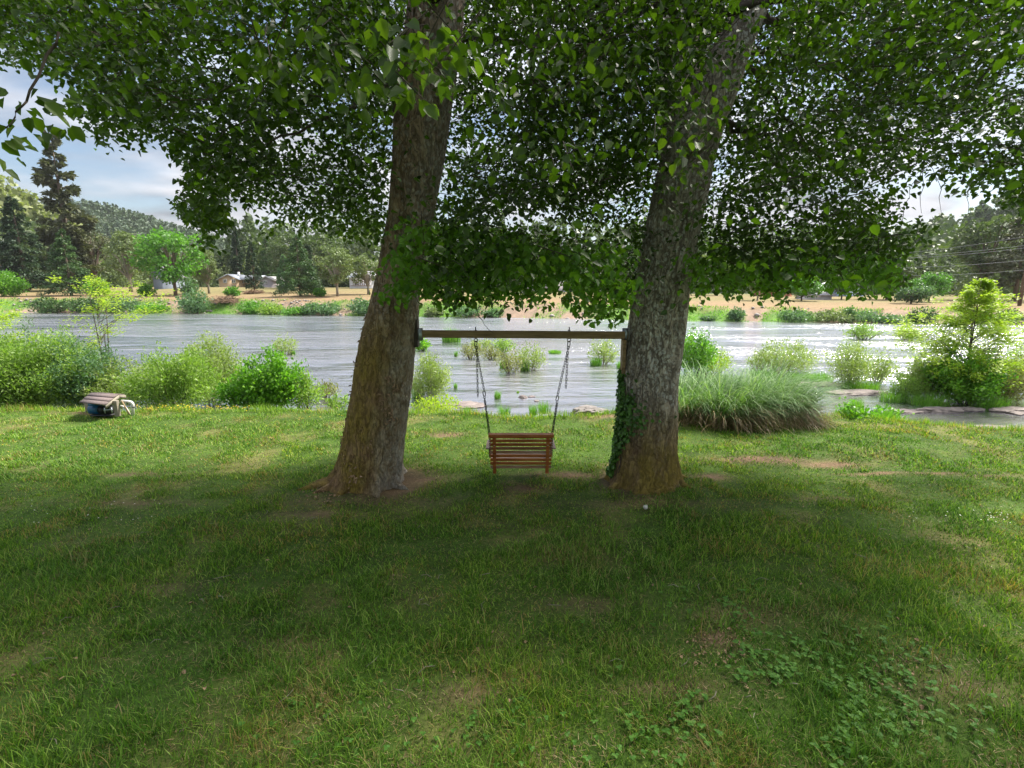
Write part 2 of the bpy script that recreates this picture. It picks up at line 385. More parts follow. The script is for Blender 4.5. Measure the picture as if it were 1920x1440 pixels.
princ(t, o, c, .95, bump(t, nf, .8, .03), spec=.2); M['ground'] = m
g = mb.build('ground', M['ground'], None, True)
ca = g.data.attributes.new('Col', 'FLOAT_COLOR', 'POINT')
ca.data.foreach_set('color', np.concatenate([gc, np.ones((len(gc), 1))], 1).astype(np.float32).ravel())
tag(g, 'grassy lawn running down to the river bank with the dry meadow beyond', None, None, 'structure')

# ------------------------------------------------------------------ water
m, t, o = newmat('river water')
co = t.nodes.new('ShaderNodeTexCoord').outputs['Object']
wa = tnoise(t, .42, 5, .6, co, .6, (1, 3.4, 1)); wb = tnoise(t, 2.4, 4, .6, co, .3, (1, 3.0, 1)); wc = tnoise(t, .055, 3, .5, co, .8, (1, 2.2, 1))
rough_zone = ramp(t, wc, [(.36, (.25, .25, .25)), (.62, (1, 1, 1))])
sy_ = t.nodes.new('ShaderNodeSeparateXYZ'); t.links.new(co, sy_.inputs[0])
dist = t.nodes.new('ShaderNodeMapRange'); dist.inputs[1].default_value = 15; dist.inputs[2].default_value = 34; dist.inputs[3].default_value = .12; dist.inputs[4].default_value = 1.0
t.links.new(sy_.outputs[1], dist.inputs[0])
wd = tnoise(t, .17, 4, .6, co, .7, (1, 2.8, 1))
hh = mth(t, 'ADD', mth(t, 'ADD', mth(t, 'MULTIPLY', wa, .8), mth(t, 'MULTIPLY', wb, .25)), mth(t, 'MULTIPLY', wd, 2.4))
hh = mth(t, 'MULTIPLY', mth(t, 'MULTIPLY', hh, rough_zone), dist.outputs[0])
b_ = t.nodes.new('ShaderNodeBump'); b_.inputs['Strength'].default_value = 1.0; b_.inputs['Distance'].default_value = .26; t.links.new(hh, b_.inputs['Height'])
gl = t.nodes.new('ShaderNodeBsdfGlossy'); gl.inputs['Roughness'].default_value = .18; gl.inputs[0].default_value = (.95, .96, 1, 1); t.links.new(b_.outputs[0], gl.inputs['Normal'])
rf = t.nodes.new('ShaderNodeBsdfRefraction'); rf.inputs['IOR'].default_value = 1.33; rf.inputs[0].default_value = (.62, .58, .42, 1); t.links.new(b_.outputs[0], rf.inputs['Normal'])
df = t.nodes.new('ShaderNodeBsdfDiffuse'); df.inputs[0].default_value = (.18, .175, .185, 1)
# the deeper channel is cloudier: more scattering away from the near shallows
dp = t.nodes.new('ShaderNodeMapRange'); dp.inputs[1].default_value = 13; dp.inputs[2].default_value = 26; dp.inputs[3].default_value = .15; dp.inputs[4].default_value = .9
t.links.new(sy_.outputs[1], dp.inputs[0])
m0 = t.nodes.new('ShaderNodeMixShader'); t.links.new(dp.outputs[0], m0.inputs[0]); t.links.new(rf.outputs[0], m0.inputs[1]); t.links.new(df.outputs[0], m0.inputs[2])
fr = t.nodes.new('ShaderNodeFresnel'); fr.inputs[0].default_value = 1.5; t.links.new(b_.outputs[0], fr.inputs['Normal'])
fz = mth(t, 'ADD', mth(t, 'MULTIPLY', fr.outputs[0], 1.35), .22, clamp=True)
m1 = t.nodes.new('ShaderNodeMixShader'); t.links.new(fz, m1.inputs[0]); t.links.new(m0.outputs[0], m1.inputs[1]); t.links.new(gl.outputs[0], m1.inputs[2])
t.links.new(m1.outputs[0], o.inputs[0]); M['water'] = m
mb = MB(); mb.add([(-420, 10.5, WZ), (420, 10.5, WZ), (420, 130, WZ), (-420, 130, WZ)], [(0, 1, 2, 3)])
tag(mb.build('river_water', M['water']), 'wide rippled river reflecting the cloudy sky', None, None, 'structure')

# ------------------------------------------------------------------ hills
def hillmesh(name, x0, x1, y0, y1, f, label, nx=120, ny=90):
    xs = np.linspace(x0, x1, nx); ys = np.linspace(y0, y1, ny); X, Y = np.meshgrid(xs, ys)
    Z = f(X, Y); V = np.stack([X, Y, Z], 2).reshape(-1, 3)
    ii, jj = np.meshgrid(np.arange(ny - 1), np.arange(nx - 1), indexing='ij'); q = (ii * nx + jj).ravel()
    F = np.stack([q, q + 1, q + nx + 1, q + nx], 1); mb = MB(); mb.addarr(V, F.ravel(), np.full(len(F), 4), np.full(len(V), .5))
    return tag(mb.build(name, M['hill'], None, True), label, None, None, 'structure')
M['hill'] = plain('hill ground', (.07, .095, .045), .95, .35, .05)
M['hillrock'] = plain('pale hill rock', (.30, .27, .24), .95, .35, .15)
def hillA(x, y):   # far hill, left
    g1 = 67 * np.exp(-(((x + 385) / 105) ** 2 + ((y - 470) / 110) ** 2)); g2 = 20 * np.exp(-(((x + 250) / 90) ** 2 + ((y - 470) / 110) ** 2)); g3 = 14 * np.exp(-(((x + 60) / 180) ** 2 + ((y - 470) / 90) ** 2))
    return -2 + g1 + g2 + g3 + 8 * (fbm(x * .012, y * .012, 61, 4) - .5) * np.clip((g1 + g2 + g3) / 30, 0, 1)
def hillB(x, y):   # nearer shoulder, far left
    g1 = 50 * np.exp(-(((x + 232) / 48) ** 2 + ((y - 215) / 42) ** 2))
    return 0 + g1 + 6 * (fbm(x * .03, y * .03, 62, 4) - .5) * np.clip(g1 / 10, 0, 1)
def hillC(x, y):   # right
    g1 = 62 * np.exp(-(((x - 345) / 120) ** 2 + ((y - 260) / 70) ** 2)); g2 = 12 * np.exp(-(((x - 180) / 120) ** 2 + ((y - 300) / 60) ** 2))
    return -1 + g1 + g2 + 7 * (fbm(x * .03, y * .03, 63, 4) - .5) * np.clip(g1 / 10, 0, 1)
hillmesh('hill', -900, 300, 300, 800, hillA, 'far forested hill rising behind the trees on the left bank')
hillmesh('hill', -480, -120, 150, 330, hillB, 'near hillside with pale trees at the far left edge')
hillmesh('hill', 40, 640, 170, 460, hillC, 'steep wooded hill with bare rock at the right edge')
def wood(name, f, x0, x1, y0, y1, n, size, matk, label, hmin=4, keep=None, seed=1, m_=34, ls=(.16, .34)):
    r = np.random.default_rng(seed); mb = MB()
    X = r.uniform(x0, x1, n * 3); Y = r.uniform(y0, y1, n * 3); Z = f(X, Y)
    k = Z > hmin
    if keep is not None: k &= keep(X, Y)
    X, Y, Z = X[k][:n], Y[k][:n], Z[k][:n]; n = len(X)
    hgt_ = size * r.uniform(.6, 1.5, n); con = r.random(n) < .5
    tt = r.random((n, m_)); ang = r.uniform(0, 6.283, (n, m_))
    rad = np.where(con[:, None], (1 - tt) * .32 + .03, .42 * np.sqrt(np.clip(1 - (tt * 1.7 - .8) ** 2, .05, 1))) * hgt_[:, None] * np.sqrt(r.random((n, m_)))
    P = np.stack([X[:, None] + np.cos(ang) * rad, Y[:, None] + np.sin(ang) * rad, Z[:, None] + tt * hgt_[:, None]], 2).reshape(-1, 3)
    D = unit(r.normal(size=P.shape) + [0, 0, .2]); N = unit(r.normal(size=P.shape) + [0, 0, 1.0])
    L = np.repeat(hgt_, m_) * r.uniform(*ls, n * m_)
    leaves(mb, P - D * L[:, None] * .5, D, N, L, L * .8, np.clip(np.repeat(r.random(n) * .7, m_) + .3 * r.random(n * m_), 0, 1), hexa=False)
    return tag(mb.build(name, M[matk]), label, 'forest', None, 'stuff')
wood('hillside_forest', hillA, -620, 120, 330, 540, 8000, 6, 'forest', 'green forest, bluish haze in its colour, covering the far hill at the left', seed=3)
wood('hillside_forest', hillB, -350, -160, 160, 240, 900, 7, 'gold', 'pale yellowish trees covering the near hillside at the far left', seed=4)
wood('hillside_forest', hillC, 90, 460, 185, 300, 1700, 8, 'oak', 'dark green forest covering the hill at the right', seed=5, keep=lambda x, y: fbm(x * .03, y * .03, 77, 3) > .40)
def treeline(label, x0, x1, y0, y1, n, size, matk, seed): return wood('forest_belt', lambda x, y: hgt(x, y) + 0 * x, x0, x1, y0, y1, n, size, matk, label, hmin=-9, seed=seed, m_=150, ls=(.05, .11))
treeline('dense grey green woodland behind the far houses', -100, 150, 170, 230, 420, 17, 'oak', 11)
treeline('dark mixed woodland behind the meadow at the right', 95, 300, 120, 190, 300, 14, 'oak', 12)
treeline('dark firs and oaks crowded behind the meadow at the left', -260, -128, 135, 175, 260, 14, 'oak', 13)
treeline('low grey green trees at the foot of the far hill', -190, -80, 160, 200, 200, 9, 'olive', 14)

# ------------------------------------------------------------------ trees beyond the river
def far_tree(px, Y, top, wpx, kind, label, name, trunk=.10, seed=None, low=.12, lean=0.0, dens=1.0):
    r = np.random.default_rng(int(px * 7 + Y) if seed is None else seed)
    x = at_y(px, 540, Y).x; z0 = H1(x, Y) - .1; zt = at_y(px, top, Y).z; h = zt - z0; R = wpx / FPX * Y / 2
    e = empty(name, (x, Y, z0), label, 'tree', 'trees across the river'); B = np.array([x, Y, z0])
    tr = max(.12, h * .022); tb = MB()
    matk = kind[1]; shape = kind[0]
    if shape in ('cone', 'pine'):
        tb.tube([(x, Y, z0 - .3), (x + .1, Y, z0 + h * .5), (x, Y, z0 + h * .97)], [tr, tr * .6, .03], 7)
        nb = int((125 if shape == 'cone' else 95) * dens); mb = MB(); Ps = []; Ds = []; Ls = []; Rn = []
        for k in range(nb):
            t_ = low + (1 - low) * (k + r.random()) / nb
            if shape == 'cone': rr = R * (1 - t_) ** .8 * r.uniform(.75, 1.1) + .15
            else: rr = R * min(1, .12 + 1.5 * (1 - t_)) * (.75 + .25 * math.sin(t_ * 19)) * r.uniform(.6, 1.1)
            az = r.uniform(0, 6.283); m_ = int(16 + rr * 24)
            s = np.sqrt(r.random(m_)) * rr; lat = r.normal(0, .13, m_) * rr
            dirr = np.array([math.cos(az), math.sin(az)]); pr = np.array([-dirr[1], dirr[0]])
            zz = z0 + h * t_ - s * (.22 if shape == 'cone' else -.05) + r.normal(0, .1, m_) * (1 + rr * .2)
            P = np.stack([x + dirr[0] * s + pr[0] * lat, Y + dirr[1] * s + pr[1] * lat, zz], 1)
            if shape == 'pine':
                s0 = s > rr * .12; P = P[s0]; m_ = len(P)
            if m_ == 0: continue
            Ps.append(P); Ds.append(np.stack([np.full(m_, dirr[0]), np.full(m_, dirr[1]), np.full(m_, -.3)], 1) + r.normal(0, .5, (m_, 3)))
            Ls.append(np.full(m_, max(.30, h * .03))); Rn.append(np.clip(r.random() * .6 + r.random(m_) * .4, 0, 1))
            if k % 2 == 0: tb.tube([(x, Y, z0 + h * t_), (x + dirr[0] * rr * .8, Y + dirr[1] * rr * .8, z0 + h * t_ - (.18 * rr if shape == 'cone' else -.05 * rr))], [tr * .18, .02], 3, False)
        P = np.concatenate(Ps); D = np.concatenate(Ds); L = np.concatenate(Ls) * r.uniform(.7, 1.4, len(P)); rn = np.concatenate(Rn)
        leaves(mb, P, D, unit(r.normal(0, .6, P.shape) + [0, 0, 1]), L, L * .5, rn, hexa=False)
    else:
        nl = int(44 * dens); fork = z0 + h * .16
        top_p = Vector((x + lean * h, Y, z0 + h * .6))
        tb.tube([(x, Y, z0 - .3), (x + lean * h * .3, Y, fork), top_p], [tr * 1.3, tr, tr * .4], 7)
        mb = MB(); Ps = []; Rn = []; Cs = []
        for k in range(nl):
            u = r.normal(size=3); u /= np.linalg.norm(u); u[2] = u[2] * .95 + .12; rf_ = 1 - .25 * max(0, u[2]) 
            rr = r.uniform(.45, .85)
            cx = x + lean * h * .6 + u[0] * R * rr; cy = Y + u[1] * R * rr; cz = z0 + h * .54 + u[2] * h * .46 * rr
            cr = R * r.uniform(.18, .36); m_ = int(90)
            q_ = r.normal(size=(m_, 3)); q_ /= np.linalg.norm(q_, axis=1)[:, None]; q_ *= (cr * r.uniform(.55, 1.05, m_))[:, None]; q_[:, 2] *= .75
            Ps.append(q_ + [cx, cy, cz]); Rn.append(np.clip(r.random() * .55 + .45 * r.random(m_), 0, 1))
            tb.tube([(x + lean * h * .3, Y, fork + r.random() * h * .15), ((cx + x) / 2, (cy + Y) / 2, cz - .25 * (cz - fork)), (cx, cy, cz)], [tr * .45, tr * .28, .03], 4, False)
        P = np.concatenate(Ps); P[:, 2] = np.maximum(P[:, 2], z0 + h * low)
        P[:, 2] = np.minimum(P[:, 2], zt + .2)
        L = max(.26, R * .085) * r.uniform(.6, 1.4, len(P))
        leaves(mb, P, unit(r.normal(size=P.shape)), unit(r.normal(0, .7, P.shape) + [0, 0, .8]), L, L * .8, np.concatenate(Rn), hexa=False)
    tb.build('trunk', M['barkgrey'] if kind[1] == 'olive' else M['barkfar'], e, True)
    mb.build('crown', M[matk], e)
    return e
FT = [
 (50, 118, 368, 104, ('cone', 'fir'), 'tall dark spruce nearest the left edge of the meadow', 'spruce_tree'),
 (140, 128, 250, 112, ('pine', 'pine'), 'very tall thin pine standing above all the other trees at the left', 'pine_tree'),
 (132, 106, 430, 92, ('cone', 'firg'), 'squat conical fir in front of the tall thin pine', 'fir_tree'),
 (245, 120, 416, 82, ('round', 'olive'), 'olive green rounded tree between the squat fir and the bright maple', 'broadleaf_tree'),
 (328, 104, 424, 124, ('round', 'maple'), 'bright green spreading maple with a forked brown trunk', 'maple_tree'),
 (391, 112, 466, 46, ('round', 'olive'), 'thick trunked brownish tree just left of the tan house', 'broadleaf_tree'),
 (182, 132, 400, 70, ('round', 'pine'), 'brownish rounded tree behind the squat fir on its right side', 'broadleaf_tree'),
 (477, 122, 455, 36, ('cone', 'fir'), 'narrow dark fir between the tan house and the grey house', 'fir_tree'),
 (450, 165, 432, 34, ('cone', 'fir'), 'dark pointed fir rising behind the tan house roof', 'fir_tree'),
 (505, 160, 446, 40, ('cone', 'firg'), 'mid green pointed fir rising behind the grey house', 'fir_tree'),
 (562, 98, 440, 92, ('cone', 'firg'), 'big green fir right of the grey house with several trunks beside it', 'fir_tree'),
 (536, 112, 478, 44, ('cone', 'bluegreen'), 'small bluish fir between the grey house and the big green fir', 'fir_tree'),
 (583, 112, 460, 50, ('cone', 'fir'), 'dark fir close behind the right side of the big green fir', 'fir_tree'),
 (600, 140, 432, 100, ('round', 'oak'), 'tall grey green oak behind the big green fir', 'oak_tree'),
 (540, 150, 436, 70, ('round', 'oak'), 'grey green oak rising behind the small bluish fir', 'oak_tree'),
 (632, 96, 456, 78, ('round', 'olive'), 'pale olive tree with bare leaning branches left of the mossy trunk', 'olive_tree'),
 (690, 104, 468, 70, ('round', 'olive'), 'pale olive tree in front of the white two storey house', 'olive_tree'),
 (425, 172, 470, 70, ('round', 'oak'), 'dark rounded tree directly behind the tan house gable', 'broadleaf_tree'),
 (18, 128, 440, 80, ('round', 'oak'), 'dark rounded tree cut by the left edge of the view', 'broadleaf_tree'),
 (872, 120, 470, 110, ('round', 'oak'), 'grey green oak seen through leaves above the swing beam', 'oak_tree'),
 (1010, 135, 462, 120, ('round', 'olive'), 'olive green tree seen through leaves midway between the two near trunks', 'broadleaf_tree'),
 (1120, 120, 475, 90, ('round', 'oak'), 'oak seen through leaves just left of the lichen spotted trunk', 'oak_tree'),
 (1345, 128, 468, 100, ('round', 'olive'), 'olive green oak just right of the lichen spotted trunk', 'oak_tree'),
 (1422, 92, 500, 34, ('round', 'olive'), 'slim olive tree standing alone on the meadow right of the lichen spotted trunk', 'olive_tree'),
 (1505, 92, 520, 70, ('round', 'maple'), 'low green spreading tree beside the pale shed', 'maple_tree'),
 (1580, 100, 505, 60, ('round', 'oak'), 'dark oak standing in front of the blue grey house', 'oak_tree'),
 (1665, 100, 478, 90, ('round', 'oak'), 'dark oak right of the blue grey house', 'oak_tree'),
 (1745, 88, 512, 66, ('round', 'maple'), 'light green rounded tree behind the yellow green sapling', 'broadleaf_tree'),
 (1712, 80, 536, 70, ('round', 'bluegreen'), 'low dark green rounded tree at the edge of the far bank on the right', 'broadleaf_tree'),
 (1845, 100, 398, 120, ('round', 'oak'), 'tall dark tree below the rocky hillside at the right', 'broadleaf_tree'),
 (1905, 92, 380, 120, ('pine', 'pine'), 'tall brownish pine behind the wooden utility pole', 'pine_tree'),
]
for f_ in FT:
    far_tree(*f_[:5], f_[5], f_[6], low=.10 if f_[4][0] == 'cone' else .14)

# ------------------------------------------------------------------ shrubs
def shrub(px, base, top, wpx, matk, label, name='willow_shrub', group='riverside shrubs', z=None, Y=None, leaf=.09, dens=1.0, stems=True, slim=.3, up=.55, seed=None, cat='shrub', wilt=0.0):
    r = np.random.default_rng(int(px * 13 + base * 3 + wpx) if seed is None else seed)
    if Y is None:
        p = at_z(px, base, WZ + .05 if z is None else z); x, Y, z0 = p.x, p.y, p.z
    else: x = at_y(px, base, Y).x; z0 = H1(x, Y) - .05
    zt = at_y(px, top, Y).z; h = max(.15, zt - z0); R = wpx / FPX * Y / 2
    e = empty(name, (x, Y, z0), label, cat, group)
    lf = leaf * max(1, Y / 20) ** .75
    ns = int(np.clip(16 + 26 * R, 12, 90)); npl = int(np.clip(dens * 5.0 * (R * R * h * 1.2 + R * h) / (lf * lf) / ns, 20, 700))
    mb = MB(); tb = MB(); Ps = []; Ds = []; Rn = []
    for k in range(ns):
        az = r.uniform(0, 6.283); rr = R * math.sqrt(r.random()) * 1.0
        hh_ = h * (1 - .50 * (rr / max(R, 1e-3)) ** 2) * r.uniform(.62, 1.06)
        b0 = np.array([x + math.cos(az) * rr * .25, Y + math.sin(az) * rr * .25, z0 - .1])
        b1 = np.array([x + math.cos(az) * rr * .75 + wilt * R * .5, Y + math.sin(az) * rr * .75, z0 + hh_ * .6])
        b2 = np.array([x + math.cos(az) * rr * 1.1 + wilt * R, Y + math.sin(az) * rr * 1.1, z0 + hh_])
        tq = r.random(npl) ** .8; tq = .12 + .88 * tq
        P = (1 - tq)[:, None] ** 2 * b0 + 2 * (tq * (1 - tq))[:, None] * b1 + (tq ** 2)[:, None] * b2
        dirn = unit(b2 - b0 + 1e-6)
        sp_ = (.07 + .17 * R) * (1 - .55 * tq)[:, None]
        P = P + r.normal(0, 1, P.shape) * sp_ * [1, 1, .8]
        Ps.append(P); Ds.append(dirn * up + r.normal(0, .6, P.shape)); Rn.append(np.clip(r.random() * .45 + .55 * r.random(npl), 0, 1))
        if stems and k % 2 == 0: tb.tube([b0, (b0 + 2 * b1 + b2) / 4, b2], [.012 * max(1, Y / 20), .008 * max(1, Y / 20), .003], 3, False)
    P = np.concatenate(Ps); k_ = P[:, 2] > z0 - .02; P = P[k_]; D = np.concatenate(Ds)[k_]; rn = np.concatenate(Rn)[k_]
    L = lf * r.uniform(.6, 1.5, len(P))
    leaves(mb, P, D, unit(r.normal(0, .7, P.shape) + [0, 0, .8]), L, L * slim, rn, hexa=False)
    if stems: tb.build('stems', M['bark'] if matk != 'pale' else M['barkgrey'], e)
    mb.build('foliage', M[matk], e)
    return e
def reeds(px, base, top, wpx, matk, label, name='reed_tuft', group='reed tufts along the river', z=None, Y=None, n=None, cat='grass tuft'):
    r = np.random.default_rng(int(px * 5 + base))
    if Y is None: p = at_z(px, base, WZ + .02 if z is None else z); x, Y, z0 = p.x, p.y, p.z
    else: x = at_y(px, base, Y).x; z0 = H1(x, Y) - .03
    zt = at_y(px, top, Y).z; h = max(.08, zt - z0); R = wpx / FPX * Y / 2
    n = int(np.clip(260 * R * 2 + 60, 60, 2200)) if n is None else n
    a = r.uniform(0, 6.283, n); rr = R * np.sqrt(r.random(n)) * .8
    P = np.stack([x + np.cos(a) * rr, Y + np.sin(a) * rr * .7, np.full(n, z0 - .05)], 1)
    mb = MB(); blades(mb, P, h * r.uniform(.55, 1.1, n) * (1 - .35 * (rr / R) ** 2), .009 * max(1, Y / 14), R * .35 * r.random(n) + .03, a + r.normal(0, .5, n), r.random(n), 3, .1)
    o_ = mb.build(name, M[matk]); o_.location = (0, 0, 0)
    me = o_.data; off = Vector((x, Y, z0)); me.transform(Matrix.Translation(-off)); o_.location = off
    return tag(o_, label, cat, group)

SH = [
 (15, 768, 632, 150, 'willow', 'leafy green willow filling the left edge behind the lawn'),
 (95, 765, 615, 170, 'willow', 'large green willow behind and left of the shingled pump cover'),
 (160, 762, 628, 130, 'bluegreen', 'grey green willow right behind the shingled pump cover'),
 (55, 735, 600, 130, 'bluegreen', 'grey green willow at the water edge in the left corner'),
 (130, 742, 612, 110, 'willow', 'medium green willow left of the thin yellow sapling'),
 (232, 762, 672, 110, 'pale', 'low pale willow right of the pump pipe'),
 (330, 764, 640, 150, 'willow', 'round yellow green willow in the middle of the left bank'),
 (398, 758, 618, 120, 'pale', 'wispy pale willow leaning over the water left of the bright bush'),
 (300, 745, 668, 80, 'pale', 'small pale willow behind the round yellow green one'),
 (512, 765, 655, 130, 'bright', 'vivid green leafy bush left of the mossy trunk'),
 (455, 766, 705, 90, 'bright', 'low vivid green bush at the foot of the wispy pale willow'),
 (575, 764, 694, 66, 'willow', 'thin willow sprays right of the vivid green bush'),
 (535, 664, 626, 44, 'pale', 'small wispy clump standing in the river left of the mossy trunk'),
 (612, 744, 714, 48, 'brown', 'small olive clump in the water beside the mossy trunk'),
 (636, 768, 738, 46, 'willow', 'little weed clump at the lawn edge against the mossy trunk'),
 (806, 748, 664, 84, 'pale', 'tall wispy willow in the water right of the mossy trunk'),
 (820, 772, 744, 90, 'yellow', 'low yellow green weeds on the lawn edge right of the mossy trunk'),
 (790, 656, 636, 30, 'bright', 'small green island bush touching the mossy trunk below the beam'),
 (884, 672, 636, 38, 'brown', 'brownish willow clump in the river under the left eyebolt'),
 (922, 673, 648, 34, 'brown', 'small brownish clump right of the left swing chain'),
 (944, 662, 626, 46, 'willow', 'green willow clump behind the brownish clumps below the beam'),
 (905, 655, 634, 40, 'pale', 'faint pale clump directly below the beam near the left chain'),
 (957, 698, 652, 48, 'brown', 'slender leaning willow in the river left of the rounder one'),
 (994, 692, 638, 58, 'pale', 'rounded willow clump in mid river between the two chains'),
 (1130, 681, 632, 52, 'pale', 'round willow island left of the lichen spotted trunk'),
 (1302, 700, 616, 76, 'bright', 'dark glossy green bush right of the lichen spotted trunk'),
 (1322, 694, 640, 60, 'willow', 'airy upright shrub beside the dark glossy bush'),
 (1342, 698, 655, 56, 'yellow', 'yellow green shrub behind the arching sedge'),
 (1470, 700, 632, 106, 'pale', 'wide pale willow island behind the arching sedge'),
 (1425, 694, 656, 44, 'pale', 'small pale willow on the left of the wide pale island'),
 (1583, 722, 632, 92, 'pale', 'upright pale willow on the island above the flat rock shelf'),
 (1640, 718, 652, 64, 'pale', 'pale willow leaning right above the flat rock shelf'),
 (1735, 742, 668, 100, 'pale', 'pale green shrub at the left foot of the yellow sapling'),
 (1800, 752, 655, 130, 'bright', 'dense green shrub at the foot of the yellow sapling'),
 (1878, 748, 652, 120, 'brown', 'olive shrub right of the yellow sapling'),
 (1700, 748, 694, 60, 'willow', 'low green shrub where the rock shelf ends'),
 (1905, 735, 640, 60, 'willow', 'upright willow shrub cut by the right edge'),
 (1620, 635, 606, 60, 'willow', 'low green bush island in the rapids at the right'),
 (1698, 636, 612, 40, 'pale', 'low pale bush in the rapids beside the yellow sapling'),
 (1470, 806, 776, 40, 'bright', 'small bright weed at the right foot of the arching sedge'),
 (1590, 800, 752, 60, 'bright', 'bright weed clump on the grassy point right of the sedge'),
 (1655, 792, 764, 70, 'bright', 'low bright weeds in front of the narrow brown pool'),
]
for s_ in SH: shrub(*s_[:5], s_[5], z=(-.35 if s_[1] >= 762 else None), slim=.62 if s_[4] in ('bright',) else .36, leaf=.10 if s_[4] == 'bright' else .095, dens=3.2 if s_[1] > 735 else 1.9)
FS = [
 (370, 588, 543, 62, 'bluegreen', 'round grey green willow on the far bank left of the brush pile'),
 (95, 583, 556, 60, 'firg', 'dark green bush at the far waterline near the left edge'),
 (160, 584, 558, 70, 'firg', 'dark green bush at the far waterline below the squat fir'),
 (228, 585, 556, 60, 'bluegreen', 'grey green bush at the far waterline left of the round willow'),
 (290, 587, 570, 50, 'bright', 'low green bush at the far waterline below the maple'),
 (470, 590, 566, 44, 'maple', 'bright green bush on the rocky far bank under the narrow fir'),
 (510, 592, 572, 50, 'willow', 'low green bush on the rocky far bank under the grey house'),
 (585, 590, 566, 40, 'bluegreen', 'grey green bush on the far bank under the big fir'),
 (618, 592, 568, 44, 'bluegreen', 'grey green bush on the far bank under the olive tree'),
 (680, 596, 556, 44, 'bluegreen', 'upright grey green bush on the far bank touching the mossy trunk'),
 (560, 594, 578, 56, 'maple', 'low bright green bush at the far waterline under the big fir'),
 (815, 597, 576, 34, 'olive', 'low olive bush at the far waterline right of the mossy trunk'),
 (875, 598, 574, 60, 'bluegreen', 'low grey green bush at the far waterline above the left eyebolt'),
 (925, 599, 580, 34, 'bluegreen', 'small grey green bush at the far waterline left of centre'),
 (1381, 606, 576, 28, 'bluegreen', 'round dark grey bush alone on the far bank right of the lichen spotted trunk'),
 (1328, 608, 596, 26, 'bluegreen', 'tiny bush at the far waterline right of the lichen spotted trunk'),
 (1490, 609, 580, 56, 'bluegreen', 'dark green bush on the far bank under the pale shed'),
 (1555, 612, 584, 72, 'olive', 'wide olive bush on the far bank right of the pale shed'),
 (1612, 612, 582, 60, 'bluegreen', 'grey green bush on the far bank under the blue grey house'),
 (1592, 592, 571, 20, 'bluegreen', 'small round bush on the meadow edge under the blue grey house'),
 (1665, 614, 590, 60, 'bluegreen', 'long green bush on the far bank left of the dark rounded tree'),
 (1730, 612, 578, 50, 'firg', 'dark bush on the far bank behind the yellow sapling'),
 (1895, 610, 578, 46, 'firg', 'dark bush on the far bank at the right edge below the utility pole'),
 (1850, 612, 592, 70, 'maple', 'bright low bush on the far bank right of the yellow sapling'),
 (275, 548, 532, 26, 'bright', 'light green garden bush below the olive green tree'),
 (355, 545, 515, 34, 'bluegreen', 'garden bush under the right side of the maple'),
 (12, 548, 505, 60, 'bright', 'light green garden shrub at the far left edge'),
 (182, 548, 520, 40, 'bright', 'light green shrub right of the squat fir'),
 (436, 545, 538, 26, 'maple', 'low shrub in front of the tan house'),
 (600, 552, 540, 22, 'maple', 'low green shrub under the fir right of its trunk'),
]
for s_ in FS:
    yy = None
    if s_[1] < 560: shrub(*s_[:5], s_[5], name='garden_shrub', group='garden shrubs on the far meadow', Y=102 if s_[1] < 550 else 96, leaf=.10, slim=.7, stems=False)
    else:
        xx = at_z(s_[0], s_[1], WZ).x
        for _ in range(4): xx = at_y(s_[0], s_[1], float(shoreY(np.array([xx]))[0])).x
        yb = float(shoreY(np.array([xx]))[0]) + (1.5 if s_[1] > 580 else 5)
        shrub(*s_[:5], s_[5], name='bank_shrub', group='shrubs on the far bank', Y=yb, leaf=.10, slim=.7, stems=False)

